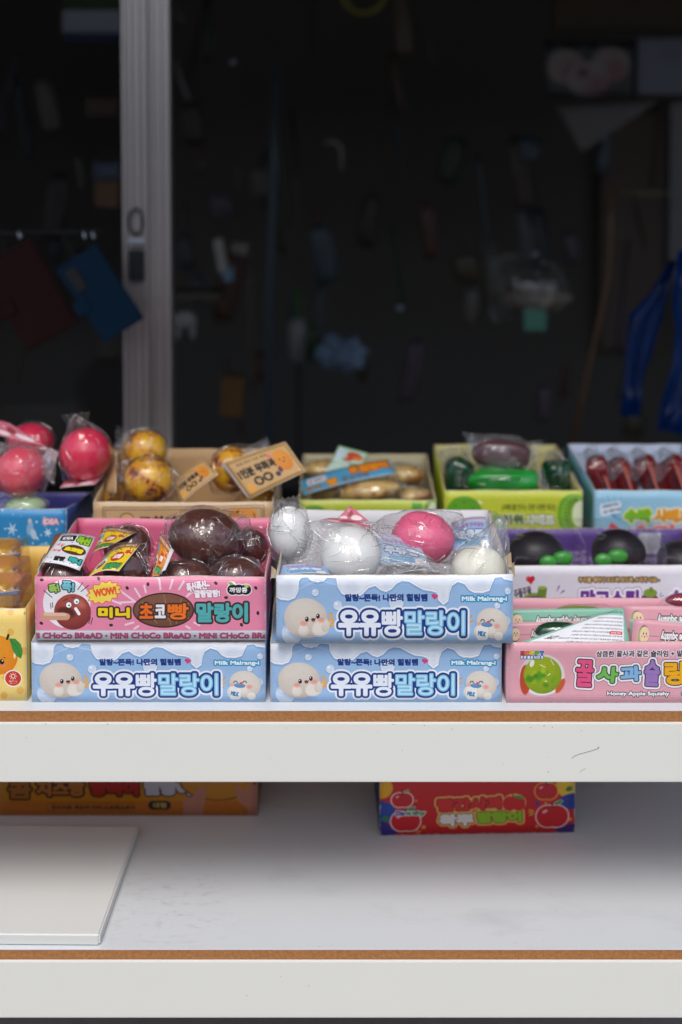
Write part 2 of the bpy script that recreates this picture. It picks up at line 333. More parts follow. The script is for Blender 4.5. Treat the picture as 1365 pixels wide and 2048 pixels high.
def art_milk():
    A = Art(8, 25, 1330, 380, 0.8, (158, 192, 230))
    rr = random.Random(3)
    for cx, cy_, r in ((225,117,20),(350,185,25),(678,172,40),(1300,110,18),(1241,185,17),(1290,265,26),(95,330,58),(1000,60,14)):
        A.ell(cx, cy_+3, r+3, r+3, (130,165,212), soft=7); A.ell(cx, cy_, r, r, (196,214,238), soft=2, ball=(226,234,246)); A.ell(cx-r*.3, cy_-r*.35, r*.35, r*.25, (250,251,253), soft=4)
    # the milk running down from the top edge
    drips = [(-5,60,70,160,62),(180,240,300,62,62)]
    prof = [(8,140),(30,155),(75,160),(110,148),(128,115),(132,60),(150,40),(185,38),(200,55),(240,64),(275,55),(290,38),(345,42),(352,90),(375,125),(415,138),(450,150),(490,125),(520,95),(560,82),(590,105),(620,115),(650,100),(680,70),(710,58),(750,62),(790,85),(830,105),(880,112),(905,120),(915,160),(940,182),(965,165),(972,120),(985,85),(1020,62),(1060,75),(1085,105),(1110,118),(1160,120),(1195,110),(1210,75),(1225,45),(1265,40),(1280,52),(1330,60)]
    pts = [(8,20)] + prof + [(1330,20)]
    A.line([(x, y+5) for x, y in prof], 14, (134,170,214), 0.8)
    A.poly(pts, (232,237,246)); A.line([(x, y-4) for x, y in prof], 7, (250,251,253), 0.9); A.line([(x, y-13) for x, y in prof if y > 60], 7, (210,220,238), 0.5)
    for cx, cy_, rx, ry in ((68,95,36,42),(430,90,40,28),(620,85,22,16),(940,130,14,26),(1150,80,38,22)): A.ell(cx, cy_, rx, ry, (214,222,238), soft=22, alpha=.7)
    A.rect(0, 20, 1340, 34, (240,243,249))
    # dough bun with a face, left
    A.ell(175, 275, 128, 92, (120,155,200), rot=8, soft=22, alpha=.6)
    A.ell(172, 252, 121, 104, (236,228,218), rot=6, soft=2, ball=(196,182,168))
    A.ell(255, 305, 48, 40, (232,222,211), rot=-20, soft=10)
    A.ell(160, 315, 29, 33, (240,234,226), soft=3, ball=(214,202,190)); A.ell(285, 290, 24, 35, (236,228,218), rot=20, soft=3, ball=(206,192,178))
    for x, y in ((178,258),(240,242)):
        A.ell(x, y, 10, 13, (36,26,26)); A.ell(x-3, y-5, 3.5, 3.5, (255,255,255))
    A.ell(160, 280, 18, 13, (240,150,130), soft=10, alpha=.8); A.ell(258, 262, 17, 13, (240,150,130), soft=10, alpha=.8)
    A.ell(214, 262, 10, 10, (110,30,35)); A.ell(214, 267, 5, 4, (225,110,120)); A.line([(204,256),(209,261),(215,257),(221,260),(226,253)], 4, (60,30,30))
    for q in (((308,228),(322,250)),((300,262),(326,268)),((312,287),(330,282))): A.line(q, 13, (232,150,40)); A.line(q, 7, (248,190,80))
    for q in (((1083,255),(1098,238)),((1085,272),(1104,267)),((1078,285),(1090,295))): A.line(q[::-1], 9, (240,165,50))
    # bun drinking milk, right
    A.ell(1215, 285, 92, 82, (120,155,200), soft=20, alpha=.5)
    A.ell(1215, 275, 90, 76, (238,231,222), rot=20, soft=2, ball=(204,190,176)); A.ell(1160, 320, 48, 42, (238,232,224), soft=4, ball=(208,196,184))
    A.ell(1215, 325, 26, 33, (240,234,226), soft=3, ball=(206,194,180)); A.ell(1250, 345, 24, 22, (236,228,218), soft=3)
    A.rect(1128, 290, 1190, 365, (236,234,230), rad=16); A.text('MILK', 1133, 318, 1180, 345, (60,120,170), 2.2, rot=10)
    A.ell(1183, 284, 32, 13, (120,160,200), rot=4, ball=(86,130,178)); A.ell(1192, 270, 8, 7, (225,80,110))
    for x in (1160, 1212): A.line([(x-11,268),(x-6,259),(x+4,258),(x+11,267)], 4.5, (40,30,35))
    A.ell(1240, 292, 16, 12, (240,150,140), soft=9, alpha=.8); A.ell(1140, 280, 9, 9, (240,150,140), soft=7, alpha=.7)
    # lettering
    A.text('말랑~쫀득! 나만의 힐링템', 391, 124, 852, 166, NAVY, 3.0)
    A.ell(885, 134, 12, 10, (214,70,130)); A.ell(900, 137, 10, 10, (214,70,130)); A.poly([(876,140),(908,143),(890,156)], (214,70,130))
    A.text('Milk Malrang-i', 1042, 136, 1296, 170, (240,246,252), 2.6, out=[(7,(35,145,190))])
    def word(t, x0, x1, fill, hi):
        A.text(t, x0, 208, x1, 346, fill, 10, rot=0.3, hl=hi)
    for ph in (0, 1):
        for t, x0, x1, f, h in (('우유', 352, 592, (236,241,251), None), ('빵', 596, 716, (236,241,251), None), ('말랑이', 720, 1066, (132,196,230), ((205,236,250), .85))):
            if ph == 0:
                A.text(t, x0, 208, x1, 346, (238,242,250), 8, out=[(22,(238,242,250))])
            else:
                A.text(t, x0, 208, x1, 346, f, 5 if t == '빵' else 8, out=[(11, NAVY)], hl=h)
    for t, x0, x1, w_ in (('우유', 352, 592, 8), ('빵', 596, 716, 5)): A.text(t, x0, 208, x1, 346, (236,241,251), w_)
    return A
def art_choco():
    A = Art(42, 40, 1330, 396, 0.8, (236,140,170)); BR = (62,40,36)
    for x0,y0,x1,y1 in ((600,105,628,150),(652,88,660,125),(735,50,742,110),(810,60,795,108),(872,70,845,112),(520,120,600,178),(440,160,520,192),(500,185,590,180),(915,130,890,150),(960,105,900,140),(590,295,545,308),(618,315,595,330),(930,295,958,310),(885,315,905,328)):
        A.line([(x0,y0),(x1,y1)], 11, (248,214,226))
    for x,y,r in ((82,58,0),(75,300,30),(398,54,70),(557,103,60),(673,80,90),(1051,77,40),(1274,102,60),(1285,244,90),(1193,308,60),(465,310,0),(1108,156,0),(868,170,20)): A.ell(x, y, 11, 8, BR, rot=r)
    A.ell(218, 190, 132, 136, (244,238,242)); A.rect(0, 340, 1400, 400, (228,228,238)); 
    A.ell(250, 237, 103, 98, (196,92,78), rot=10, soft=2, ball=(120,44,42)); A.ell(290, 190, 36, 20, (214,130,112), rot=30, soft=18, alpha=.6)
    A.ell(215, 240, 50, 28, (90,36,34), rot=12, soft=14); 
    A.line([(92,262),(150,262),(215,262)], 42, (214,160,132)); A.line([(95,250),(210,252)], 16, (236,192,164)); A.line([(190,236),(232,246),(245,266),(228,284)], 6, (110,50,40))
    for x,y,r in ((229,199,17),(272,180,17)): A.ell(x, y, r, r, (255,255,255)); A.ring(x, y, r, 3, (60,30,30)); A.ell(x+2, y+3, 4.5, 4.5, (20,15,15))
    A.line([(268,220),(286,248)], 17, (255,255,255)); A.line([(200,175),(222,166)], 4, (80,40,35)); A.line([(244,160),(262,156)], 4, (80,40,35))
    for q in (((128,190),(130,218)),((138,185),(140,212)),((350,265),(340,300)),((362,270),(352,305)),((280,115),(307,76)),((298,125),(340,92)),((92,118),(136,156)),((175,64),(178,104))): A.line(q, 4, (40,30,35))
    A.text('푹!', 118, 80, 178, 134, (164,206,98), 4, out=[(5, (40,40,40))], rot=-12); A.text('푹!', 190, 64, 262, 128, (120,200,216), 4, out=[(5, (40,40,40))], rot=6)
    star = [(427+ (98 if i % 2 else 78)*math.cos(i*math.pi/13), 130 + (62 if i % 2 else 47)*math.sin(i*math.pi/13)*(1) - 0.18*(98*math.cos(i*math.pi/13))) for i in range(26)]
    A.poly(star, (250,224,92), edge=(235,90,70), ew=4); A.text('WOW!', 366, 104, 498, 150, (240,90,50), 3.2, rot=-9)
    A.text('미니', 392, 210, 572, 272, (248,214,20), 6.5, out=[(9, BR)])
    A.ell(758, 227, 172, 98, BR); A.ell(758, 227, 164, 90, (140,94,74), ball=(112,70,54), soft=2)
    for q in (((640,180),(720,300)),((760,140),(800,310)),((620,240),(900,190)),((860,160),(830,300)),((640,280),(900,270))): A.line(q, 4, (196,142,84), .7)
    A.text('초', 622, 186, 702, 275, (240,110,30), 5, out=[(8, BR)]); A.text('코', 708, 194, 772, 272, (240,236,238), 5, out=[(8, BR)]); A.text('빵', 780, 188, 900, 280, (242,118,32), 4.5, out=[(8, BR)])
    A.text('말랑이', 940, 184, 1230, 296, (84,178,180), 6, out=[(10, BR)])
    A.text('폭신폭신~', 884, 68, 1020, 122, (250,240,246), 3.4, rot=-10, out=[(2.5, (150,70,100))]); A.text('말랑말랑!', 930, 112, 1076, 158, (250,240,246), 3.4, rot=-3, out=[(2.5, (150,70,100))])
    for x, r in ((1145,30),(1180,32),(1218,30)): A.ell(x, 112, r+5, 34, (245,245,245))
    A.ell(1140, 78, 22, 12, (245,245,245)); 
    for x, r in ((1145,30),(1180,32),(1218,30)): A.ell(x, 112, r, 29, (30,26,30))
    A.ell(1135, 78, 14, 8, (120,180,70), rot=20); A.ell(1222, 92, 14, 8, (180,210,90), rot=20); A.text('까망콩', 1126, 98, 1228, 130, (250,250,250), 2)
    x = -35
    for i in range(4):
        A.text('MiNi CHoCo BReAD', x, 351, x+453, 387, (198,80,122), 3.4, arc=1.5); A.ell(x+473, 370, 7, 7, (198,80,122)); x += 495
    return A
def art_apple():
    A = Art(50, 8, 1760, 462, 0.7, (226,164,176)); K = (40,34,44); 
    A.ell(315, 255, 170, 155, (222,214,218)); A.ell(315, 255, 164, 149, (206,196,200), ball=(232,228,230), soft=2)
    A.ell(190, 290, 40, 110, (188,70,40), soft=6); A.ell(452, 335, 24, 60, (200,90,50), rot=30, soft=6); A.ell(320, 255, 142, 138, (176,186,30), soft=3, ball=(120,150,24))
    rr = random.Random(5)
    for i in range(26):
        a = rr.random()*6.28; d = rr.random()*95; A.ell(310+d*math.cos(a), 265+d*math.sin(a)*.85, rr.uniform(12,36), rr.uniform(8,20), rr.choice([(60,130,24),(90,160,30),(180,200,40),(70,140,30),(150,180,30)]), rot=rr.uniform(0,180), soft=16, alpha=.7)
    A.ell(240, 168, 16, 28, (236,238,226), rot=20); A.line([(300,178),(338,196)], 5, (240,240,220)); A.line([(360,258),(376,246)], 6, (240,240,220)); A.line([(380,140),(402,180)], 6, (220,226,190)); A.line([(340,300),(352,302)], 6, (240,240,220))
    xs = 152
    for ch, c in (('H',(224,50,60)),('@',(238,120,40)),('P',(240,200,40)),('P',(80,180,80)),('Y',(60,130,210))): A.text(ch, xs, 73, xs+33, 106, c, 5, out=[(5, (250,250,252)), (3, (60,40,50))]); xs += 36
    xs = 154
    for ch, c in zip('FRIENDS', ((230,240,252),)*7): A.text(ch, xs, 110, xs+20, 134, c, 2.5, out=[(4.5, (70,90,140))]); xs += 25
    A.text('상큼한 꿀사과 같은 슬라임 + 말랑이 조합', 716, 70, 1560, 120, K, 2.2, out=[(6, (240,226,232))])
    for t, x0, y0, x1, y1, c, ro in (('꿀',566,138,700,344,(232,84,132),3),('사',722,186,884,312,(112,190,84),4),('과',898,184,1056,302,(134,184,228),-3),('슬',1076,140,1194,338,(158,122,190),3),('랑',1226,152,1400,328,(244,176,24),0),('이',1440,150,1560,330,(232,110,60),0)):
        A.text(t, x0, y0, x1, y1, c, 9, out=[(24, (60,48,66)), (21, (244,238,242)), (7, K)], rot=ro)
    for t, x0, y0, x1, y1, c, ro in (('꿀',566,138,700,344,(232,84,132),3),('사',722,186,884,312,(112,190,84),4),('과',898,184,1056,302,(134,184,228),-3),('슬',1076,140,1194,338,(158,122,190),3),('랑',1226,152,1400,328,(244,176,24),0)):
        A.text(t, x0, y0, x1, y1, c, 9, out=[(6, K)], rot=ro)
    A.text('Honey Apple Squishy', 802, 374, 1268, 416, (246,246,248), 3, out=[(5, K)])
    A.ell(1385, 392, 34, 28, (30,150,160)); return A
def art_kiwi():
    A = Art(135, 405, 850, 645, 1.0, (206,212,62))
    A.ell(235, 520, 100, 92, (110,176,46), ball=(92,160,40)); A.ell(395, 575, 62, 68, (118,180,50), ball=(96,160,44))
    for x,y in ((190,470),(235,455),(280,480),(200,510),(300,520),(250,500)): A.ell(x, y, 4, 4, (40,90,30))
    A.ell(318, 455, 14, 6, (240,240,200), rot=30)
    A.ell(800, 505, 82, 88, (120,180,50)); A.ell(812, 508, 70, 76, (150,200,70)); A.ell(838, 505, 40, 56, (236,240,200))
    for i in range(14):
        a = R(90+i*180/13); A.line([(826+40*math.cos(a), 507+56*math.sin(a)),(815+62*math.cos(a), 507+72*math.sin(a))], 5, (40,60,24))
    A.text('(샤베트를 만지는 듯한 시원한 촉감!)', 430, 462, 712, 496, (110,120,40), 1.4)
    A.text('키위', 432, 506, 542, 552, (90,110,40), 4, out=[(4, (232,236,210))]); A.text('샤베트', 550, 506, 708, 556, (226,230,214), 4, out=[(4, (146,160,90))])
    A.text('슬라이', 440, 568, 640, 640, (70,86,36), 5, out=[(5, (226,230,170))]); return A
def art_melon():
    A = Art(908, 410, 1560, 650, 1.0, (158,206,230))
    for i in range(9): a = R(-150+i*22); A.line([(1000,520),(1000+95*math.cos(a), 520+95*math.sin(a))], 4, (70,150,190), taper=True)
    A.rect(936, 462, 1042, 512, (240,246,250), rad=10, rot=-10); A.text('(샤베트를 만지는', 944, 466, 1032, 484, (60,90,130), 1, rot=-10); A.text('듯한 시원한 촉감!)', 950, 488, 1044, 506, (60,90,130), 1, rot=-10)
    A.poly([(960,620),(990,545),(1066,590),(1050,625)], (232,60,60)); A.line([(955,625),(1066,592)], 7, (80,160,60))
    A.text('수박', 1056, 486, 1196, 550, (130,190,40), 8, out=[(7, (240,240,150))]); A.text('샤베트', 1206, 486, 1400, 550, (240,160,40), 6, out=[(6, (250,246,210))])
    A.text('슬라이', 1080, 556, 1440, 640, (236,110,110), 8, out=[(7, (252,206,206))]); return A
def art_mango():
    A = Art(100, 325, 1700, 700, 0.8, (226,224,232))
    A.ell(276, 410, 18, 17, (210,40,54)); A.ell(307, 408, 18, 17, (210,40,54)); A.poly([(259,414),(325,411),(297,448)], (210,40,54)); A.ell(270, 405, 5, 4, (245,190,190))
    A.text('주물주물', 168, 468, 302, 528, (60,40,60), 2.2, rot=-12)
    A.ell(325, 560, 100, 60, (130,160,60)); A.rect(345, 460, 412, 545, (110,140,50), rad=12, rot=8); A.ell(380, 468, 33, 11, (150,180,80)); A.ell(325, 580, 110, 60, (96,60,120))
    for q in (((505,460),(490,492)),((540,488),(512,506))): A.line(q, 13, (120,80,170), taper=True)
    A.text('주무를 때마다 꼬드득 꼬드득 소리가 나요~', 650, 398, 1256, 434, (212,180,110), 2.4, out=[(5.5, (56,36,44))])
    A.text('망고스틴', 665, 478, 1105, 600, (110,56,150), 8, out=[(20, (96,70,150)), (17, (244,242,248))])
    A.ell(1180, 560, 72, 62, (110,56,140), ball=(76,34,100)); A.ell(1185, 500, 52, 28, (130,160,60)); A.rect(1180, 462, 1202, 495, (110,140,50), rad=5)
    for x in (1125, 1215): A.ell(x, 563, 11, 9, (236,110,130))
    A.ell(1160, 575, 5, 8, (20,10,20))
    for q in (((1268,498),(1256,514)),((1284,514),(1260,524))): A.line(q, 5, (120,80,170))
    A.text('슬라임', 1330, 480, 1600, 600, (110,56,150), 11, out=[(16, (244,242,248))]); return A
def art_purple():
    A = Art(0, 0, 800, 110, 0.8, (104,70,156)); A.text('주무를 때마다 꼬드득 꼬드득 소리가 나요~', 60, 40, 560, 82, (196,180,220), 2); A.rect(610, 8, 700, 50, (226,226,232)); return A
def art_snow():
    A = Art(-480, 795, 535, 1060, 0.7, (48,138,196)); rr = random.Random(8)
    for i in range(130): A.ell(rr.uniform(-480, 535), rr.uniform(800, 1060), rr.uniform(2, 6), None, (206,228,242), soft=2)
    for x, y, r in ((230,890,28),(30,842,14),(430,905,20),(-150,870,24),(-300,960,30),(185,965,30),(310,980,24)):
        for k in range(3): a = R(k*60+10); A.line([(x-r*math.cos(a), y-r*math.sin(a)),(x+r*math.cos(a), y+r*math.sin(a))], 5, (214,232,245))
        A.ring(x, y, r*.5, 3, (214,232,245))
    A.ell(330, 885, 18, 34, (140,180,214), rot=12, soft=5); A.ell(330, 850, 11, 11, (200,190,196), soft=4); A.ell(350, 912, 16, 26, (190,206,226), rot=-20, soft=5)
    A.ell(410, 1002, 52, 50, (170,210,232), soft=6, alpha=.7); A.ell(372, 1038, 12, 20, (40,50,60)); 
    A.text('IDEA', 402, 838, 492, 868, (228,206,216), 3.5, out=[(3, (210,70,90))])
    A.text('말랑이', -230, 930, 106, 1046, (214,40,90), 13, out=[(14, (244,244,250))])
    for q in (((138,892),(138,925)),((122,908),(156,908))): A.line(q, 5, (230,100,140))
    return A
def art_yellow():
    A = Art(-900, 655, 250, 1556, 0.42, (246,214,124)); rr = random.Random(4)
    for x, y, r in ((95,690,32),(95,885,34),(225,1070,38),(20,1505,36),(180,1455,36),(-200,1450,40),(-300,760,40),(40,1090,24)): A.ell(x, y, r, r, (240,186,84), soft=3)
    for i in range(40): A.ell(rr.uniform(-880, 240), rr.uniform(670, 1540), 5, None, (250,226,160))
    A.rect(225, 690, 285, 720, (150,180,80), rad=10)
    A.ell(-20, 1110, 180, 190, (244,170,40), rot=-20, ball=(232,130,24)); A.ell(130, 1115, 12, 30, (252,226,160)); 
    A.line([(60,950),(72,915)], 24, (40,26,20)); A.poly([(78,945),(140,950),(190,1000),(212,1070),(205,1110),(190,1145),(150,1120),(110,1060),(95,1000)], (64,146,60)); A.line([(85,950),(150,1030),(195,1135)], 5, (40,110,44))
    A.ell(4, 1175, 22, 26, (30,22,20)); A.ell(10, 1165, 7, 7, (255,255,255)); A.line([(18,1130),(40,1138)], 6, (60,30,20)); A.ell(24, 1212, 22, 16, (244,130,110), soft=8)
    A.ell(-120, 1175, 22, 26, (30,22,20)); A.line([(-80,1195),(-58,1215),(-36,1195)], 8, (90,30,20))
    A.ell(60, 1330, 60, 30, (250,190,40)); A.ell(112, 1338, 90, 84, (246,240,232)); A.ell(112, 1338, 78, 72, (206,58,40))
    A.ring(112, 1316, 18, 7, (250,240,230))
    for k in range(8): a = R(k*45); A.line([(112+26*math.cos(a),1316+26*math.sin(a)),(112+36*math.cos(a),1316+36*math.sin(a))], 6, (250,240,230))
    A.text('따뜻한 온도', 70, 1357, 154, 1374, (250,240,230), 1.5); A.text('체온 말랑', 78, 1378, 146, 1393, (250,240,230), 1.5)
    A.text('망고빵', -780, 900, -260, 1200, (226,110,30), 26, out=[(26, (252,246,226))]); return A
def art_orange():
    A = Art(0, -160, 1302, 238, 0.7, (226,126,24)); rr = random.Random(2)
    A.rect(-10, -160, 1320, 158, (232,150,24))
    for i in range(0, 1300, 16): A.rect(i, -160, i+3, 158, (216,134,20), alpha=.5)
    A.rect(240, 170, 706, 214, (228,128,30), rad=22); A.text('부드러운 촉감의 만타·스트레스토이', 264, 180, 686, 204, (90,50,30), 2)
    A.ring(262, 192, 22, 3, (150,80,30)); A.line([(262,170),(686,170)], 3, (150,80,30)); A.line([(262,214),(686,214)], 3, (150,80,30))
    A.rect(752, 156, 866, 204, (36,30,30), rad=24); A.text('대형', 776, 164, 844, 196, (232,190,90), 2.5)
    K = (64,36,22)
    A.text('콤', 48, 40, 168, 146, (200,120,40), 6, out=[(9, K)]); A.text('치즈빵', 190, 36, 436, 134, (214,130,50), 7, out=[(9, K)])
    A.text('망쪽이', 460, 40, 706, 132, (206,44,32), 9, out=[(8, K)]); A.text('말랑이', 730, 40, 974, 130, (226,214,222), 10, out=[(7, K)])
    A.ell(1100, 40, 190, 112, (232,150,30), soft=3); A.ring(1100, 40, 190, 6, (110,60,20), ry=112)
    A.poly([(930,238),(930,150),(975,130),(1010,80),(1045,82),(1040,130),(1025,238)], (224,146,120)); A.poly([(1302,238),(1258,238),(1250,200),(1200,150),(1185,80),(1215,78),(1240,110),(1262,70),(1302,70)], (224,146,120)); A.poly([(1035,238),(1150,195),(1258,238)], (226,126,24)); return A
def art_red():
    A = Art(60, -30, 1304, 412, 0.8, (206,24,30)); 
    A.ell(70, 60, 74, 80, (238,170,30)); A.ell(75, 240, 85, 80, (36,70,160)); A.ell(60, 400, 110, 90, (60,40,130)); A.ell(95, 288, 22, 20, (40,130,60))
    A.ell(1290, 70, 110, 90, (238,190,40)); A.ell(1310, 180, 110, 60, (36,60,150)); A.ell(1300, 400, 120, 55, (70,40,120)); A.ell(1062, 194, 14, 14, (40,60,160)); A.ell(1265, 90, 22, 17, (40,130,60), rot=-30)
    for x, y, r in ((1116,190,9),(1060,362,11),(1275,314,12),(340,355,14),(292,160,8)): A.ell(x, y, r, r, (236,150,50))
    def apple(x, y, rx, ry, oc=(246,226,214)):
        A.ell(x-rx*.3, y, rx*.78+7, ry+7, oc); A.ell(x+rx*.3, y, rx*.78+7, ry+7, oc)
        A.ell(x-rx*.3, y, rx*.78, ry, (206,24,34)); A.ell(x+rx*.3, y, rx*.78, ry, (206,24,34)); A.ell(x-rx*.5, y-ry*.45, rx*.2, ry*.12, (246,180,180), rot=-30)
        A.line([(x+3,y-ry*.8),(x-4,y-ry*1.2)], 9, (60,30,26)); A.ell(x+rx*.42, y-ry*1.25, rx*.34, ry*.18, (240,240,230), rot=-28); A.ell(x+rx*.42, y-ry*1.25, rx*.3, ry*.14, (50,150,60), rot=-28)
    apple(203, 152, 62, 52); apple(225, 308, 86, 72); apple(1120, 105, 66, 58, (240,180,60)); apple(1158, 288, 94, 80)
    A.text('Do', 162, 232, 222, 268, (70,50,150), 4, out=[(5, (244,240,240))]); A.text('ro', 226, 240, 262, 268, (60,150,80), 4, out=[(5, (244,240,240))]); A.text('thy', 264, 232, 352, 276, (50,140,60), 4, out=[(5, (244,240,240))])
    A.text('HAPPY FRIENDS', 190, 222, 300, 234, (70,50,150), 1)
    O = (246,186,96); D = (130,16,20)
    for ph in (0, 1):
        for t, x0, y0, x1, y1, c, ro in (('빨간사과', 424, 140, 850, 238, (222,40,44), -2), ('왁뿌', 436, 258, 660, 352, (240,228,220), -1), ('말랑이', 676, 244, 966, 332, (150,196,40), -1)):
            A.text(t, x0, y0, x1, y1, c, 9, out=[(17, O)] if ph == 0 else [(6, D if c[0] > 200 and c[1] < 100 else (110,80,30))], rot=ro)
    A.ell(915, 185, 76, 66, O); A.ell(885, 190, 44, 54, (214,30,38)); A.ell(942, 190, 44, 54, (214,30,38)); A.ell(945, 145, 30, 12, (60,150,60), rot=10); A.line([(912,145),(905,125)], 8, (60,30,26))
    for q in (((1008,238),(1036,246)),((1008,256),(1038,258)),((1010,278),(1036,270)),((300,398),(318,382)),((290,388),(300,372))): A.line(q, 7, (240,190,60))
    return A
def art_kraft():
    A = Art(25, 575, 1130, 860, 0.8, (206,172,128)); K = (60,44,30)
    for o, wd in ((0, 4), (14, 3)):
        for q in (((84+o,606+o),(1072-o,594+o)),((84+o,606+o),(86+o,840)),((1072-o,594+o),(1074-o,840))): A.line(q, wd, K)
    A.ell(230, 668, 44, 32, K); A.ell(230, 670, 40, 30, (222,180,120)); A.rect(870, 612, 1026, 800, (226,156,80), rad=20); 
    for q in (((905,632),(918,622)),((868,640),(850,690)),((1010,640),(1030,690))): A.line(q, 5, K)
    A.ell(912, 628, 8, 6, K); A.text('무화과 말랑이', 300, 650, 800, 760, K, 7); return A
def art_potato_box():
    A = Art(160, 720, 1240, 1010, 0.6, (196,206,70)); A.ell(280, 808, 105, 56, (110,170,60)); A.rect(1050, 735, 1130, 1010, (96,170,60)); 
    A.ell(1205, 780, 60, 66, (150,190,80)); A.ell(1215, 785, 38, 48, (226,232,200))
    for i in range(9): a = R(100+i*20); A.line([(1200+34*math.cos(a),780+34*math.sin(a)),(1200+62*math.cos(a),780+62*math.sin(a))], 6, (50,80,34))
    A.line([(400,770),(425,795)], 6, (226,230,170)); A.line([(425,765),(440,785)], 6, (226,230,170)); return A
def art_kraft_card(small=False):
    A = Art(0, 0, 420, 240, 0.8, (206,166,110)); K = (46,34,26)
    A.rect(14, 14, 406, 226, (120,86,50)); A.rect(18, 18, 402, 222, (208,168,112))
    A.text('겉은 바삭 속은 촉촉', 60, 34, 270, 52, (110,84,56), 1.2)
    A.text('1인분 무화과', 34, 70, 292, 132, K, 4); A.ell(130, 170, 32, 28, K); A.ell(196, 170, 32, 28, K); A.text('말', 112, 154, 148, 186, (210,170,114), 3); A.text('랑', 178, 154, 214, 186, (210,170,114), 3)
    A.ell(340, 110, 52, 74, (232,156,60), ball=(216,130,44)); 
    for x in (322, 352): A.ell(x, 100, 5, 5, K)
    A.line([(328,118),(338,124),(348,118)], 4, K); A.ell(60, 190, 24, 30, (232,166,76)); A.ell(262, 180, 16, 16, (60,60,90)); A.ell(275, 60, 16, 14, (230,120,100)); A.ell(290, 160, 14, 20, (120,60,70)); return A
def art_white_card():
    A = Art(0, 0, 300, 420, 0.8, (224,224,230)); K = (40,30,30); rr = random.Random(1)
    for i in range(16): A.ell(rr.uniform(10, 290), rr.uniform(10, 410), 6, 4, K, rot=rr.uniform(0, 180))
    A.rect(20, 30, 150, 110, K, rad=14); A.text('IDEA', 38, 48, 132, 92, (236,236,236), 3); A.text('폭신', 165, 28, 285, 130, (150,200,50), 8, out=[(7, K)])
    A.ell(185, 215, 100, 62, (90,58,44)); A.text('초코빵', 105, 185, 265, 245, (244,220,40), 7, out=[(6, K)]); A.text('미니', 185, 300, 285, 370, (60,180,170), 7, out=[(7, K)])
    A.text('꾹꾹', 20, 150, 90, 185, (240,120,90), 2); A.text('쭈욱', 20, 230, 90, 270, (230,80,100), 2); A.text('말랑', 70, 320, 160, 385, K, 5); return A
def art_yellow_card(base=(240,206,40)):
    A = Art(0, 0, 420, 260, 0.8, base); K = (60,36,28); A.rect(0, 0, 420, 46, (150,90,60)); A.text('MINI CHOCO BREAD', 20, 10, 400, 36, (230,210,180), 2); rr = random.Random(9)
    for i in range(22): A.ell(rr.uniform(10, 410), rr.uniform(50, 250), 7, 5, K, rot=rr.uniform(0, 180))
    A.ell(110, 170, 74, 52, (240,240,240)); A.ell(116, 176, 52, 36, (120,50,44)); A.ell(100,165,9,9,(255,255,255)); A.ell(130,165,9,9,(255,255,255)); A.rect(30, 60, 110, 110, (90,170,220), rad=14); A.ell(30, 90, 20, 20, (226,60,60))
    A.ell(280, 130, 70, 44, (190,70,40)); A.text('초코빵', 230, 105, 330, 152, (246,230,220), 4); A.text('말랑이', 210, 190, 390, 245, (60,160,90), 6, out=[(6, K)]); A.text('미니', 330, 64, 410, 110, (210,50,50), 5, out=[(5, (250,240,120))]); return A
def art_honey(base, x=0):
    A = Art(0, 0, 900, 110, 0.7, base); K = (44,40,44)
    A.ell(96, 58, 44, 36, K); A.ell(92, 58, 40, 32, (150,196,90)); A.ell(102, 57, 38, 32, (240,214,176)); A.ell(92, 52, 4, 4, K); A.ell(116, 52, 4, 4, K); A.line([(100,62),(104,66),(108,62)], 3, K)
    A.ell(82, 62, 7, 5, (240,170,150)); A.ell(124, 62, 7, 5, (240,170,150)); A.line([(140,60),(220,60)], 2, (120,110,110))
    A.text('Honey Apple Squishy', 235, 36, 640, 82, (246,246,246), 3, out=[(4.5, K)], flip=True); return A
def art_info():
    A = Art(0, 0, 900, 330, 0.8, (150,204,184)); A.rect(60, 60, 850, 400, (236,236,240), rad=14)
    A.text('*제품에는 이상이 없으니 안심하고 사용하세요 어린이의 손이 닿지 않는 곳에 보관하십시오', 80, 22, 800, 44, (60,80,80), 1, flip=True)
    for i, wd in enumerate((640, 600, 620, 560, 600, 540, 600, 480)):
        A.text(('직사광선을 피해 보관하고 입에 넣지 마십시오 물에 닿지 않게 하세요', '뜨거운 곳이나 화기 근처에 두지 마세요 만 3세 이상 사용 가능합니다')[i % 2], 830-wd, 76+i*31, 830, 92+i*31, (70,70,80), 1, flip=True)
    A.rect(680, 196, 830, 224, (206,40,44), rad=10); A.text('사용상 주의사항', 692, 202, 818, 218, (250,240,240), 1.4, flip=True); A.text('LDPE', 120, 250, 210, 282, (60,60,70), 2, flip=True); return A
def art_blue_card():
    A = Art(0, 0, 760, 150, 0.7, (84,166,206)); A.rect(60, 20, 220, 76, (230,230,236), rad=8); A.text('왕 꽈배기', 74, 32, 206, 64, (150,90,110), 2)
    A.text('감자', 30, 88, 170, 138, (170,120,60), 4); A.text('빵', 210, 70, 300, 138, (236,160,50), 7, out=[(6, (190,90,20))]); A.text('말랑이', 500, 10, 740, 84, (240,150,40), 8, out=[(10, (200,90,20))]); A.text('군고구마', 330, 78, 560, 140, (130,90,70), 3)
    A.text('왕', 420, 10, 490, 70, (240,150,40), 7, out=[(10, (200,90,20))]); return A
def art_green_card():
    A = Art(0, 0, 300, 150, 0.7, (130,180,70)); A.rect(12, 12, 288, 138, (190,222,210)); A.ell(190, 70, 80, 40, (206,84,50), rot=10); A.ell(230, 90, 50, 24, (232,130,50)); A.ell(140, 110, 46, 18, (206,80,50)); A.rect(10, 10, 70, 140, (206,226,230)); return A
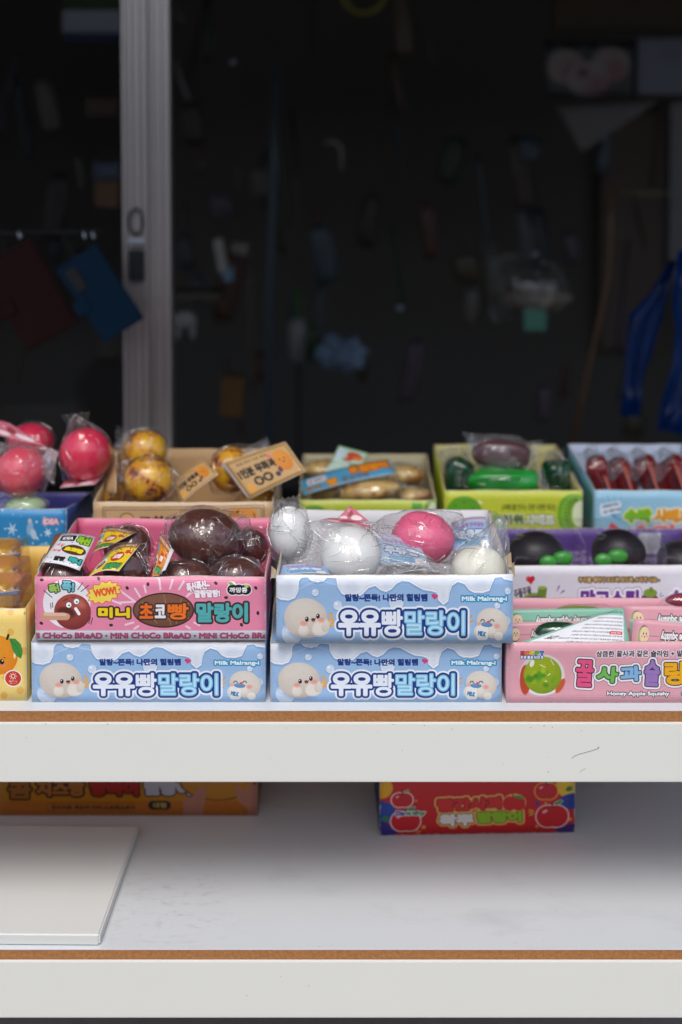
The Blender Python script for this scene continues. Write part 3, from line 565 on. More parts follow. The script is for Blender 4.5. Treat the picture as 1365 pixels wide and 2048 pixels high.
def art_milk_card(base=(168,190,214)):
    A = Art(0, 0, 420, 240, 0.8, base); A.rect(0, 0, 420, 34, (206,198,224)); A.text('쫀득말랑 쫀득말랑', 40, 44, 380, 74, (170,90,150), 1.6)
    A.text('우유빵', 60, 92, 370, 158, (206,216,232), 8, out=[(6, (60,84,140))]); A.text('말랑이', 90, 172, 300, 214, (120,180,216), 6, out=[(4, (60,84,140))]); A.ell(350, 200, 40, 26, (226,220,214)); A.line([(336,196),(342,202)], 4, (40,40,50)); A.line([(358,202),(364,196)], 4, (40,40,50)); return A
def art_pink_card():
    A = Art(0, 0, 300, 300, 0.5, (206,110,130)); A.ell(150, 150, 36, 70, (150,60,70), rot=30); A.ell(60, 230, 50, 40, (240,210,214)); A.ell(210, 230, 60, 50, (240,214,218)); A.ell(100, 100, 12, 12, (240,220,224)); return A
def art_peach():
    A = Art(0, 0, 400, 240, 0.8, (52,56,66))
    for x in (60, 170, 250, 300): A.ell(x, 22, 20, 12, (120,130,150), soft=8)
    for x, y in ((90, 110), (292, 100)):
        A.ell(x, y, 84, 74, (220,196,192), soft=4); A.ell(x+(30 if x < 200 else 20), y+30, 44, 50, (196,110,124), soft=40, alpha=.7)
    A.ell(190, 165, 92, 78, (222,200,206), soft=4); A.ell(240, 190, 50, 40, (206,110,130), soft=36, alpha=.7); A.ell(168, 136, 24, 22, (150,70,100), soft=16)
    return A

# ------------------------------------------------------------------ builders for goods
CARD = mat('grey_card_edge', (196,176,150), .8, var=.15, scale=300)
WHITE_CARD = mat('white_card', (226,224,226), .6, var=.03)
def tray(name, label, cat, art, xl, xr, ytop, Yf, depth, zb, yback, inside, side, group=None, amat=None, wob=0.0012, edge=None, lid=False, gap_side=0.0, floor=True, seed=1, yaw=0.0, backmat=None):
    """open display carton: art panel in front, three more walls, floor; card 1.6 mm thick"""
    a, b = P(xl, ytop, Yf), P(xr, ytop, Yf); zt = a.z; Yb = Yf + depth; zbk = P(682, yback, Yb).z
    c = Vector(((a.x+b.x)/2, Yf + depth/2, zb)); root = empty(name, label, cat, c, group)
    am = amat or art_mat(art, 'printed_'+name, lines=0.3); t = 0.0016; e = edge or CARD; Wd = b.x - a.x
    def wp(k):
        def f(u, v): return Vector((0, 1, 0))*wob*2.2*noise.noise(Vector((u*3+seed+k, v*1.5, k)))*v + Vector((0, 0, 1))*wob*noise.noise(Vector((u*5+seed, k*2.0, 3)))*(v**3)
        return f
    def wpx(k, z0, z1):
        def f(u, v): return Vector((1, 0, 0))*wob*2.5*noise.noise(Vector((u*3+seed+k, v*1.5, k+9)))*v*math.sin(math.pi*min(1, max(0, u))) + Vector((0, 0, 1))*(z1-z0)*u*v
        return f
    ps = []
    ps.append(mobj('front_panel', sheet_bm((a.x, Yf, zb), (Wd, 0, 0), (0, 0, zt-zb), (0, -1, 0), t, 24, 6, wp(0)), [am, inside, e], root, True))
    ps.append(mobj('back_panel', sheet_bm((a.x+t, Yb-t, zb), (Wd-2*t, 0, 0), (0, 0, zbk-zb), (0, -1, 0), t, 24, 6, wp(2)), [backmat or inside, side, e], root, True))
    for sx, x in ((-1, a.x), (1, b.x)):
        ps.append(mobj('side_panel', sheet_bm((x, Yf+t*1.3, zb), (0, depth-2.6*t, 0), (0, 0, zt-zb), (sx, 0, 0), t, 12, 5, wpx(sx, zt, zbk)), [side, inside, e], root, True))
    if floor: ps.append(mobj('bottom_panel', box_bm(a.x+2*t, b.x-2*t, Yf+2*t, Yb-3*t, zb+0.0005, zb+0.002), [inside], root))
    if lid:
        ps.append(mobj('lid_panel', sheet_bm((a.x+0.0005, Yf-0.0006, zt+0.0004), (Wd-0.001, 0, 0), (0, depth, 0), (0, 0, 1), 0.0014, 8, 6), [side, inside, e], root))
    if yaw: root.rotation_euler.z = R(yaw)
    return root, a.x, b.x, zt
def card_obj(parent, name, c, w_, h_, n, up, m, curl=0.0, back=None, t=0.0006, roll=0, fold=0):
    """thin printed card centred at c, facing n, its top towards up"""
    n = Vector(n).normalized(); up = Vector(up); up = (up - n*up.dot(n)).normalized(); right = up.cross(n)
    if roll: q = Matrix.Rotation(R(roll), 3, n); up = q @ up; right = q @ right
    o = Vector(c) - right*w_/2 - up*h_/2
    def wp(u, v):
        return n*curl*(math.sin(math.pi*u)-0.5) + n*fold*noise.noise(Vector((u*2+c[0]*9, v*2, 1)))
    return mobj(name, sheet_bm(o, right*w_, up*h_, n, t, 10, 6, wp), [m, back or WHITE_CARD, WHITE_CARD], parent, True)
def quad_card(parent, name, q, m, back=None, t=0.0007, curl=0.0):
    """card through four world points: lower left, lower right, upper right, upper left"""
    a, b, c, d = [Vector(p) for p in q]; n = (b-a).cross(d-a).normalized()
    def wp(u, v):
        return (c - b - (d - a))*u*v + n*curl*math.sin(math.pi*u)
    return mobj(name, sheet_bm(a, b-a, d-a, n, t, 10, 6, wp), [m, back or WHITE_CARD, WHITE_CARD], parent, True)
def film(parent, body_pts, corners, m, seed=0, amp=0.0016, cuts=0.007, freq=70, name='wrapper', creases=48):
    """taut poly bag: hull over the goods and the bag's corners, subdivided and creased"""
    bm = bmesh.new()
    for p in body_pts: bm.verts.new(p)
    for p in corners: bm.verts.new(p)
    r = bmesh.ops.convex_hull(bm, input=bm.verts)
    dele = [v for v in bm.verts if not v.link_faces]
    bmesh.ops.delete(bm, geom=dele, context='VERTS')
    for _ in range(5):
        ed = [e for e in bm.edges if e.calc_length() > cuts]
        if not ed or len(bm.faces) > 9000: break
        bmesh.ops.subdivide_edges(bm, edges=ed, cuts=1); bmesh.ops.triangulate(bm, faces=[f for f in bm.faces if len(f.verts) > 3])
    bm.normal_update(); off = Vector((seed*7.3, seed*2.1, 0))
    for v in bm.verts:
        q = v.co*freq + off; s = 1-2*abs(noise.noise(q*0.35)); s2 = 1-2*abs(noise.noise(Vector((q.x*0.9, q.y*0.9, q.z*0.3))))
        v.co = v.co + v.normal*amp*(0.9*s + 0.5*s2)
    bm.normal_update(); bm.verts.ensure_lookup_table(); rr = random.Random(seed)
    front = [v for v in bm.verts if (v.normal.y < 0.25 or v.normal.z > .3)]
    C_ = sum((v.co for v in bm.verts), Vector())/len(bm.verts); lines = []
    for k in range(creases):
        v = rr.choice(front); rad = (v.co - C_); d = v.normal.cross(rad.cross(v.normal) + Vector((rr.uniform(-1, 1), rr.uniform(-1, 1), rr.uniform(-1, 1)))*.03)
        if k % 3 == 0: d = rad
        d = (d - v.normal*d.dot(v.normal))
        if d.length < 1e-6: continue
        d.normalize(); pts = [v.co + v.normal*.0004]; prev = v
        for _ in range(rr.randint(5, 14)):
            nx = max((e.other_vert(prev) for e in prev.link_edges), key=lambda w_: (w_.co-prev.co).normalized().dot(d), default=None)
            if nx is None or (nx.co-prev.co).normalized().dot(d) < .2: break
            d = (d*.8 + (nx.co-prev.co).normalized()*.2 + Vector((rr.uniform(-1, 1), rr.uniform(-1, 1), rr.uniform(-1, 1)))*.12).normalized(); d = (d - nx.normal*d.dot(nx.normal)).normalized()
            pts.append(nx.co + nx.normal*.0004); prev = nx
        if len(pts) > 3:
            sm = [pts[0]] + [(pts[i-1]+pts[i]*2+pts[i+1])/4 for i in range(1, len(pts)-1)] + [pts[-1]]; lines.append(sm)
    nf = len(bm.faces); bm.faces.ensure_lookup_table()
    for sm in lines:
        r0 = rr.uniform(.00012, .00046); n_ = len(sm)-1
        add_tube(bm, sm, [r0*(.25+.75*math.sin(math.pi*min(1, max(0, i/n_)))) for i in range(n_+1)], 4, False)
    bm.faces.ensure_lookup_table()
    for f in bm.faces[nf:]: f.material_index = 1
    o = mobj(name, bm, [m, crease_mat()], parent, True)
    for p in o.data.polygons:
        if p.material_index == 0 and (p.index*7919) % 5 < 3: p.use_smooth = False
    return o
def ruffle(parent, base, tip, wpx, Y, m, seed=0, wbase=.35, name='bag_end'):
    """gathered free end of a bag: a pleated fan from base to tip (photo pixels)"""
    A_, B_ = P(*base, Y), P(*tip, Y-.004); ax = B_-A_; wd = MM(wpx, Y); side = ax.cross(Vector((0, 1, 0))).normalized(); bm = bmesh.new(); nu, nv = 30, 8; rows = []
    for j in range(nv+1):
        v = j/nv; row = []
        for i in range(nu+1):
            u = i/nu-.5; ww = wd*(wbase+(1-wbase)*v**.8)
            z = math.sin(u*34+seed)*.0035*(.4+v) + .004*noise.noise(Vector((u*7+seed, v*3, seed)))
            row.append(bm.verts.new(A_ + ax*v*(1+.12*noise.noise(Vector((u*9+seed*3, 0, 1)))) + side*ww*u + Vector((0, -1, 0))*z))
        rows.append(row)
    for j in range(nv):
        for i in range(nu): bm.faces.new((rows[j][i], rows[j][i+1], rows[j+1][i+1], rows[j+1][i]))
    nf = len(bm.faces)
    for i in range(1, nu, 3): add_tube(bm, [rows[j][i].co + Vector((0, -.0004, 0)) for j in range(nv+1)], [.00012+.0001*(i % 2)]*(nv+1), 4, False)
    add_tube(bm, [rows[nv][i].co.copy() for i in range(nu+1)], .00018, 4, False)
    bm.faces.ensure_lookup_table()
    for f in bm.faces[nf:]: f.material_index = 1
    return mobj(name, bm, [m, crease_mat()], parent, True)
def crease_mat():
    """a sharp fold in the film: doubled plastic, shinier and less clear than the sheet"""
    if 'crease' in _M: return _M['crease']
    m = bpy.data.materials.new('crease'); m.use_nodes = True; n = m.node_tree; n.nodes.clear(); N = n.nodes.new; L = n.links.new
    o = N('ShaderNodeOutputMaterial'); t = N('ShaderNodeBsdfTransparent'); t.inputs[0].default_value = (.55, .56, .58, 1); g = N('ShaderNodeBsdfGlossy'); g.inputs['Roughness'].default_value = .12; g.inputs[0].default_value = (1, 1, 1, 1)
    mx = N('ShaderNodeMixShader'); mx.inputs[0].default_value = .72; L(t.outputs[0], mx.inputs[1]); L(g.outputs[0], mx.inputs[2]); L(mx.outputs[0], o.inputs[0]); _M['crease'] = m; return m
def sph(c, rx, ry, rz, n=10, k=1.05):
    out = []
    for i in range(1, n):
        for j in range(2*n):
            t, p = math.pi*i/n, math.pi*j/n; out.append(Vector(c) + Vector((rx*math.sin(t)*math.cos(p), ry*math.sin(t)*math.sin(p), rz*math.cos(t)))*k)
    return out

# ================================================================== the setting
asphalt = mat('paving', (150,149,146), .9, var=.15, scale=30, bump=.4)
tag(mobj('ground', box_bm(-40, 40, -30, 30, -0.3, 0.0), [asphalt]), kind='structure')
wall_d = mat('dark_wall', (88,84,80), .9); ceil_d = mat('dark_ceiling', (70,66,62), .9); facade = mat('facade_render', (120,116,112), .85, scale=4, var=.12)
# the shop behind the stall (room, added sun-blocking sheet) and the row of houses on the other side of the street
shop = empty('shop_building', 'dark shop interior behind the stall with ceiling and added sun-blocking sheet', 'shop', (0, 0.9, 0))
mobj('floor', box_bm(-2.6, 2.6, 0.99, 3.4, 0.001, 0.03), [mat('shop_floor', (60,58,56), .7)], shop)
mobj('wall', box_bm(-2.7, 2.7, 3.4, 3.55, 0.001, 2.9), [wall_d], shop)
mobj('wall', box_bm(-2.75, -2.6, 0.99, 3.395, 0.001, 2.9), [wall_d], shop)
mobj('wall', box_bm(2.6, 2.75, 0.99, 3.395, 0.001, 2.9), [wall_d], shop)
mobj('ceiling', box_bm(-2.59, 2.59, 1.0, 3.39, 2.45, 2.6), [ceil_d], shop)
mobj('lintel', box_bm(-4, 4, 0.86, 0.985, 2.12, 3.6), [facade], shop)
blocker_bm = bmesh.new()
vv = [blocker_bm.verts.new(p) for p in ((-3,-0.42,2.28),(3,-0.42,2.28),(3,0.86,2.75),(-3,0.86,2.75),(-3,-0.42,2.30),(3,-0.42,2.30),(3,0.86,2.77),(-3,0.86,2.77))]
for f in ((0,3,2,1),(4,5,6,7),(0,1,5,4),(1,2,6,5),(2,3,7,6),(3,0,4,7)): blocker_bm.faces.new([vv[i] for i in f])
mobj('sun_blocker', blocker_bm, [mat('sun_blocker_sheet', (70,74,84), .8)], shop)  # added out of view to keep the sun off the shop interior
opp = empty('building_opposite', 'grey rendered house on the other side of the street', 'building', (0, -9, 0))
mobj('wall', box_bm(-14, 14, -9.6, -9, 0.001, 3.6), [facade], opp)
for i in range(6): mobj('window', box_bm(-11+i*4, -9.2+i*4, -8.99, -8.95, 1.6, 2.9), [mat('dark_window', (40,44,50), .1)], opp)

# ---- rack with two white shelf boards
rack = empty('display_rack', 'white metal shelving rack with two chipboard shelves under the toy boxes', 'shelf rack', (0, 0, 0))
lam = mat('white_laminate', (220,224,227), .42, var=.02, scale=14, bump=.05, bscale=60)
m = lam; n = m.node_tree; b = n.nodes['Principled BSDF']   # scuffs and grey dirt rubbed into the laminate
tcn = n.nodes.new('ShaderNodeTexCoord'); mpn = n.nodes.new('ShaderNodeMapping'); mpn.inputs['Scale'].default_value = (1, 2.4, 1)
n1 = n.nodes.new('ShaderNodeTexNoise'); n1.inputs['Scale'].default_value = 3.2; n1.inputs['Detail'].default_value = 8; n1.inputs['Roughness'].default_value = .7
n2 = n.nodes.new('ShaderNodeTexNoise'); n2.inputs['Scale'].default_value = 140; n2.inputs['Detail'].default_value = 2
for q in (n1, n2): n.links.new(mpn.outputs[0], q.inputs[0])
n.links.new(tcn.outputs['Object'], mpn.inputs[0])
r1 = n.nodes.new('ShaderNodeMapRange'); r1.inputs[1].default_value = .55; r1.inputs[2].default_value = .8; r1.inputs[3].default_value = 0; r1.inputs[4].default_value = .30
r2 = n.nodes.new('ShaderNodeMapRange'); r2.inputs[1].default_value = .70; r2.inputs[2].default_value = .78; r2.inputs[3].default_value = 0; r2.inputs[4].default_value = .22
n.links.new(n1.outputs[0], r1.inputs[0]); n.links.new(n2.outputs[0], r2.inputs[0])
geo = n.nodes.new('ShaderNodeNewGeometry'); dist = n.nodes.new('ShaderNodeVectorMath'); dist.operation = 'DISTANCE'; dist.inputs[1].default_value = PZ(330, 1815, ZL); n.links.new(geo.outputs['Position'], dist.inputs[0])
n4 = n.nodes.new('ShaderNodeTexNoise'); n4.inputs['Scale'].default_value = 38; n4.inputs['Detail'].default_value = 8; n4.inputs['Roughness'].default_value = .75; n.links.new(mpn.outputs[0], n4.inputs[0])
r4 = n.nodes.new('ShaderNodeMapRange'); r4.inputs[1].default_value = .52; r4.inputs[2].default_value = .75; n.links.new(n4.outputs[0], r4.inputs[0])
r5 = n.nodes.new('ShaderNodeMapRange'); r5.inputs[1].default_value = .02; r5.inputs[2].default_value = .13; r5.inputs[3].default_value = .5; r5.inputs[4].default_value = 0; n.links.new(dist.outputs['Value'], r5.inputs[0])
m5 = n.nodes.new('ShaderNodeMath'); m5.operation = 'MULTIPLY'; n.links.new(r4.outputs[0], m5.inputs[0]); n.links.new(r5.outputs[0], m5.inputs[1])
m6 = n.nodes.new('ShaderNodeMath'); m6.operation = 'ADD'; n.links.new(r1.outputs[0], m6.inputs[0]); n.links.new(m5.outputs[0], m6.inputs[1])
ad = n.nodes.new('ShaderNodeMath'); ad.operation = 'ADD'; n.links.new(m6.outputs[0], ad.inputs[0]); n.links.new(r2.outputs[0], ad.inputs[1])
mx = n.nodes.new('ShaderNodeMix'); mx.data_type = 'RGBA'; mx.inputs[7].default_value = (*lin((120,112,104)), 1)
old = b.inputs['Base Color'].links[0].from_socket; n.links.new(old, mx.inputs[6]); n.links.new(ad.outputs[0], mx.inputs[0]); n.links.new(mx.outputs[2], b.inputs['Base Color'])
mdf = mat('chipboard_edge', (172,118,70), .9, var=.5, scale=230, bump=.6, bscale=500)
paint = mat('white_enamel', (237,236,228), .28, var=.015, scale=8, bump=.03, bscale=30, coat=.2)
XL, XR, DEP = -0.95, 0.66, 0.80
for z, ymdf, ybot in ((ZU, 1446, 1561), (ZL, 1921, 2031)):
    zb_ = P(0, ymdf, 0).z; zbm = P(0, ybot, 0).z
    bm = bmesh.new(); add_box(bm, XL, XR, 0, DEP, zb_, z-0.0012, 0)
    # slightly chipped front edge
    brd = mobj('shelf_board', bm, [mdf], rack)
    mobj('laminate', box_bm(XL, XR, 0.0004, DEP, z-0.0010, z, 0, 0.0004), [lam], brd)
    bm = bmesh.new(); add_box(bm, XL-0.01, XR+0.01, -0.0045, -0.0005, zbm, zb_+0.0025, 0, 0.0018); add_box(bm, XL-0.01, XR+0.01, -0.0003, 0.03, zb_-0.004, zb_-0.001, 0); add_box(bm, XL-0.01, XR+0.01, -0.0003, 0.012, zbm, zbm+0.0015, 0)
    mobj('beam', bm, [paint], rack, False)
    mobj('beam', box_bm(XL-0.01, XR+0.01, DEP+0.001, DEP+0.004, zbm, zb_+0.0025, 0, 0.0015), [paint], rack)
for x in (XL-0.05, XR+0.011):
    for y in (-0.006, DEP-0.03): mobj('upright', box_bm(x, x+0.039, y, y+0.039, 0.001, 0.98 if y > .1 else ZU+.002), [paint], rack)
# pen scribble and chips on the beam
ink = mat('ink', (60,60,90), .7)
pl = [(1144,1517),(1150,1512),(1160,1508),(1172,1505),(1182,1502),(1192,1499),(1197,1497),(1199,1493),(1196,1496)]
mobj('pen_mark', tube_bm([P(x, y, -0.0047) for x, y in pl], 0.00022, 5), [ink], rack)
mobj('pen_mark', tube_bm([P(x, y, -0.0047) for x, y in ((1160,1545),(1165,1540),(1172,1537))], 0.00012, 5), [ink], rack)
chip = bmesh.new(); rr = random.Random(11)
for i in range(26):
    x, y = rr.uniform(0, 1365), rr.choice((rr.uniform(1448, 1470), rr.uniform(1450, 1556), rr.uniform(1925, 2025)))
    p = P(x, y, -0.0046); s = rr.uniform(.0002, .0006); add_box(chip, p.x-s, p.x+s*rr.uniform(1, 3), -0.0047, -0.0044, p.z-s*.6, p.z+s*.6)
tag(mobj('paint_chips', chip, [mat('chip', (150,146,140), .8)], rack), kind='stuff')

# ================================================================== cartons, front row
IN_W = mat('inside_white', (214,212,216), .6, var=.03); BLUE_S = mat('blue_side', (140,176,220), .45, var=.04); DK = mat('card_dark', (60,58,60), .8)
PINK_IN = mat('pink_inside', (224,112,148), .42, var=.04); PINK_S = mat('pink_side', (226,130,160), .42, var=.05)
APP = mat('apple_pink', (226,164,176), .5, var=.04); KRAFT = mat('kraft', (196,160,116), .75, var=.06, scale=120); YEL = mat('yellow_side', (234,196,100), .5)
milk_m = art_mat(art_milk(), 'printed_milk_carton', lines=.3)
D1 = 0.223
tray('milk_bread_carton', 'closed light blue milk bread carton standing under the pink chocolate bread tray', 'carton', None, 63, 531, 1283, 0.022, D1, ZU, 1094, IN_W, BLUE_S, 'light blue milk bread cartons', milk_m, lid=True, seed=3)
tray('milk_bread_carton', 'closed light blue milk bread carton directly under the open tray of white balls', 'carton', None, 541, 1004, 1283, 0.022, D1, ZU, 1094, IN_W, BLUE_S, 'light blue milk bread cartons', milk_m, lid=True, seed=8)
ZS = P(0, 1280, 0.02).z + 0.0012
mt_ = tray('milk_bread_tray', 'open light blue milk bread tray holding white and pink balls, on top of its stack', 'carton', None, 553, 1027, 1149, 0.008, D1, ZS, 1020, IN_W, BLUE_S, 'light blue milk bread cartons', milk_m, seed=5, wob=.0018, edge=mat('torn_edge', (190,176,156), .9, var=.3, scale=300))
TORN = mat('torn_card', (176,156,128), .9, var=.4, scale=260)
for x, y, s in ((546, 1148, 1), (1025, 1140, -1), (1019, 1120, -1)):
    quad_card(mt_[0], 'torn_flap', [P(x-5*s, y+14, .02), P(x+5*s, y+8, .018), P(x+7*s, y-8, .03), P(x-3*s, y-16, .05)], TORN, TORN, curl=.003)
tray('chocolate_bread_tray', 'pink open tray of chocolate buns with a WOW burst and a finger poking a bun', 'carton', art_choco(), 70, 532, 1153, 0.016, D1, ZS, 1036, PINK_IN, PINK_S, None, seed=2, wob=.002)
tray('apple_squishy_tray', 'pale pink open tray printed Honey Apple Squishy with a green slime picture', 'carton', art_apple(), 1014, 1473, 1284, 0.02, 0.165, ZU, 1196, APP, APP, None, seed=6, wob=.0016)
tray('mango_carton', 'tall yellow carton with a smiling mango at the left edge', 'carton', art_yellow(), -180, 53, 1216, 0.026, 0.215, ZU, 1092, YEL, YEL, None, seed=7)

# ---- second and third row, each on a carton of its own
def base_carton(name, label, xl, xr, Yf, depth, ztop, m, n_=1):
    a, b = P(xl, 1000, Yf), P(xr, 1000, Yf); h = (ztop - 0.0008 - ZU)
    r = empty(name, label, 'carton', ((a.x+b.x)/2, Yf+depth/2, ZU))
    mobj('side_panels', box_bm(a.x+.003, b.x-.003, Yf+.004, Yf+depth-.004, ZU+.0005, ztop-.0012, 0, .0006), [m], r)
Y2, Y3 = 0.275, 0.475
zk = P(0, 1006, Y2).z - 0.075
tray('fig_bread_tray', 'brown kraft open tray of bruised yellow fruit squishies', 'carton', art_kraft(), 187, 547, 1004, Y2, 0.19, zk, 897, KRAFT, KRAFT, None, seed=12)
base_carton('plain_carton', 'brown carton hidden beneath the kraft tray', 190, 545, Y2, 0.19, zk, KRAFT)
zs_ = P(0, 1018, Y2).z - 0.08
tray('snowflake_tray', 'blue open tray with white snowflakes under the round red balls', 'carton', art_snow(), -230, 133, 1018, Y2-.01, 0.17, zs_, 985, mat('violet_inside', (96,92,170), .4), mat('snow_side', (60,90,170), .45), None, seed=13)
base_carton('plain_carton', 'brown carton hidden beneath the blue snowflake tray', -226, 130, Y2-.01, 0.17, zs_, KRAFT)
zm = P(0, 1131, 0.235).z - 0.085
PURP = art_mat(art_purple(), 'printed_purple_inside')
tray('mangosteen_tray', 'white open tray with a purple mangosteen logo, behind the pale pink tray', 'carton', art_mango(), 1010, 1440, 1131, 0.235, 0.16, zm, 1057, mat('mango_in', (104,70,156), .4), mat('mango_side', (220,218,226), .5), None, seed=14, backmat=PURP)
base_carton('plain_carton', 'white carton hidden beneath the mangosteen tray', 1014, 1436, 0.235, 0.16, zm, IN_W)
KIN = mat('kiwi_inside', (206,196,132), .6); KSI = mat('kiwi_side', (196,204,60), .45)
zq = P(0, 985, Y3).z - 0.07
tray('kiwi_sherbet_tray', 'lime green open tray with kiwi slices printed on it, full of dark green pouches', 'carton', art_kiwi(), 890, 1166, 981, Y3-.06, 0.22, zq, 889, KIN, KSI, None, seed=15)
base_carton('plain_carton', 'lime carton hidden beneath the kiwi tray', 893, 1163, Y3-.06, 0.22, zq, KSI)
tray('watermelon_sherbet_tray', 'pale blue open tray with lettering in green and orange, full of dark red pouches', 'carton', art_melon(), 1190, 1450, 981, Y3-.06, 0.22, zq, 888, mat('melon_in', (196,206,226), .5), mat('melon_side', (120,176,206), .45), None, seed=16)
base_carton('plain_carton', 'pale blue carton hidden beneath the watermelon tray', 1193, 1447, Y3-.06, 0.22, zq, mat('melon_side2', (150,196,220), .45))
tray('potato_bread_tray', 'lime edged open tray of baked potato squishies under a blue card', 'carton', art_potato_box(), 598, 873, 1000, Y3-.06, 0.19, zq, 908, mat('potato_in', (186,176,140), .6), KSI, None, seed=17)
base_carton('plain_carton', 'lime carton hidden beneath the potato tray', 602, 869, Y3-.06, 0.19, zq, KSI)

# ================================================================== squishies
def mottled(name, a, b, c):
    m = bpy.data.materials.new(name); m.use_nodes = True; n = m.node_tree; bb = n.nodes['Principled BSDF']; tc = n.nodes.new('ShaderNodeTexCoord')
    nz = n.nodes.new('ShaderNodeTexNoise'); nz.inputs['Scale'].default_value = 36; nz.inputs['Detail'].default_value = 6; nz.inputs['Roughness'].default_value = .68
    rp = n.nodes.new('ShaderNodeValToRGB'); e = rp.color_ramp.elements; e[0].position = .44; e[0].color = (*lin(a), 1); e[1].position = .60; e[1].color = (*lin(c), 1)
    k = rp.color_ramp.elements.new(.53); k.color = (*lin(b), 1); n.links.new(tc.outputs['Object'], nz.inputs[0]); n.links.new(nz.outputs[0], rp.inputs[0]); n.links.new(rp.outputs[0], bb.inputs['Base Color'])
    bb.inputs['Roughness'].default_value = .32; return m
CHOC = mat('chocolate_rubber', (84,42,32), .34, var=.15, scale=12, bump=.15, bscale=90, coat=.08)
WHT = mat('white_rubber', (238,238,236), .42, var=.02, bump=.08, bscale=60, sss=.15); CREAM = mat('cream_rubber', (240,238,222), .4, var=.02, sss=.15)
PNK = mat('pink_rubber', (240,104,144), .45, var=.08, scale=16, bump=.1, bscale=60); RED = mat('cherry_rubber', (228,40,80), .42, var=.05)
FRU = mottled('bruised_fruit', (238,184,28), (222,150,40), (120,38,34)); POT = mottled('baked_potato', (222,190,120), (206,160,84), (166,104,52))
BLK = mat('mangosteen_rubber', (30,22,32), .45); LEAF = mat('leaf_rubber', (60,160,56), .35); DGR = mat('dark_green_gel', (18,66,36), .2, var=.4, scale=30, coat=.4); BGR = mat('bright_green_gel', (34,150,50), .2, var=.5, scale=25, coat=.5)
MRD = mat('watermelon_gel', (120,28,28), .2, var=.4, scale=30, coat=.4); PLM = mat('plum_gel', (96,66,70), .25, var=.3, scale=30, coat=.4)
F1 = film_mat('clear_film', .012, bs=34, gl=.065); F2 = film_mat('milky_film', .07, rough=.08, bs=34, gl=.055); F3 = film_mat('thin_film', .01, rough=.08, bs=24, gl=.06)
def star(ax):
    ax = Vector(ax).normalized(); a = ax.orthogonal().normalized(); b_ = ax.cross(a)
    def f(n_):
        d = n_.dot(ax); ang = math.atan2(n_.dot(a), n_.dot(b_)); r_ = math.acos(max(-1, min(1, d)))
        g = abs(math.sin(ang*2.5 + 0.6*math.sin(r_*3))); return -0.075*math.exp(-(g/0.14)**2)*math.exp(-((r_-.6)/.6)**2) - .07*math.exp(-(r_/.2)**2)
    return f
SEED = [0]
def squishy(name, label, cx, cy_, rpx, Y, m, ry=None, rd=None, corners=(), fm=None, amp=.02, rot=0, fn=None, group=None, part='body', k=1.05, sq=1.0, famp=.0020, freq=85, bodies=(), cuts=.0065):
    """one bagged toy: soft body with its bag; sizes and places as measured in the photo"""
    SEED[0] += 1; s = SEED[0]; c = P(cx, cy_, Y); rx = MM(rpx, Y); rz = MM(ry or rpx, Y); rdp = MM(rd or rpx, Y)
    root = empty(name, label, 'squishy toy', (c.x, c.y, c.z-rz), group); q = Matrix.Rotation(R(rot), 3, 'Y')
    mobj(part, lump_bm(c, rx, rdp, rz, 4, amp, 1.6, s, q, fn, sq), [m], root, True)
    if corners:
        pts = [c + q @ (v - c) for v in sph(c, rx, rdp, rz, k=k)]
        cs = [P(a, b_, Y+d) for a, b_, d in corners]; film(root, pts, cs, fm or F1, s, famp, cuts, freq)
    return root
G1 = 'chocolate buns in the pink tray'; G2 = 'balls in the light blue tray'
# chocolate buns
t1 = squishy('chocolate_bun', 'large glossy chocolate bun in cellophane on top of the other buns', 412, 1076, 76, .115, CHOC, 57, 62, [(330,1040,.0),(345,1128,.0),(478,1118,-.02),(500,1070,0),(494,1035,.02),(348,1032,.03),(420,1138,-.03)], amp=.03, rot=8, group=G1, famp=.0030)
t2 = squishy('chocolate_bun', 'chocolate bun just behind the tray front, below the large bun', 366, 1158, 60, .07, CHOC, 38, 40, [(300,1150,0),(428,1150,0),(310,1130,.03),(420,1126,.03)], group=G1)
squishy('chocolate_bun', 'chocolate bun low at the right inner corner of the pink tray', 472, 1152, 54, .07, CHOC, 36, 40, [(420,1150,0),(528,1148,0),(520,1120,.03)], group=G1)
squishy('chocolate_bun', 'chocolate bun right of the large bun against the pink wall', 500, 1098, 38, .15, CHOC, 40, 40, [(532,1060,.01),(535,1120,0),(460,1100,0)], group=G1)
t3 = squishy('chocolate_bun', 'chocolate bun under the white card at the left of the pink tray', 126, 1154, 46, .055, CHOC, 34, 36, [(80,1130,0),(178,1150,0),(160,1110,.03),(90,1108,.03)], group=G1)
t4 = squishy('chocolate_bun', 'chocolate bun with the front yellow card folded over it', 252, 1142, 46, .06, CHOC, 46, 40, [(205,1150,0),(300,1148,0),(290,1090,.03),(220,1090,.02)], group=G1, famp=.0028)
t5 = squishy('chocolate_bun', 'chocolate bun with the rear yellow card, against the back of the pink tray', 256, 1096, 48, .145, CHOC, 44, 40, [(200,1090,0),(310,1100,0),(290,1058,.0),(215,1056,.0)], group=G1, famp=.0028)
ych = art_mat(art_yellow_card(), 'printed_yellow_card', lines=0); och = art_mat(art_yellow_card((226,140,50)), 'printed_orange_card', lines=0); whc = art_mat(art_white_card(), 'printed_white_card', lines=0)
quad_card(t3, 'header_card', [P(84,1124,.035), P(160,1141,.03), P(191,1074,.085), P(124,1068,.095)], whc, curl=.003)
quad_card(t3, 'bag_side', [P(76,1150,.03), P(86,1124,.033), P(128,1066,.10), P(110,1070,.11)], mat('brown_card', (130,84,52), .6), curl=.002)
quad_card(t4, 'header_card', [P(173,1158,.02), P(238,1142,.015), P(282,1086,.06), P(214,1106,.07)], ych, curl=.006)
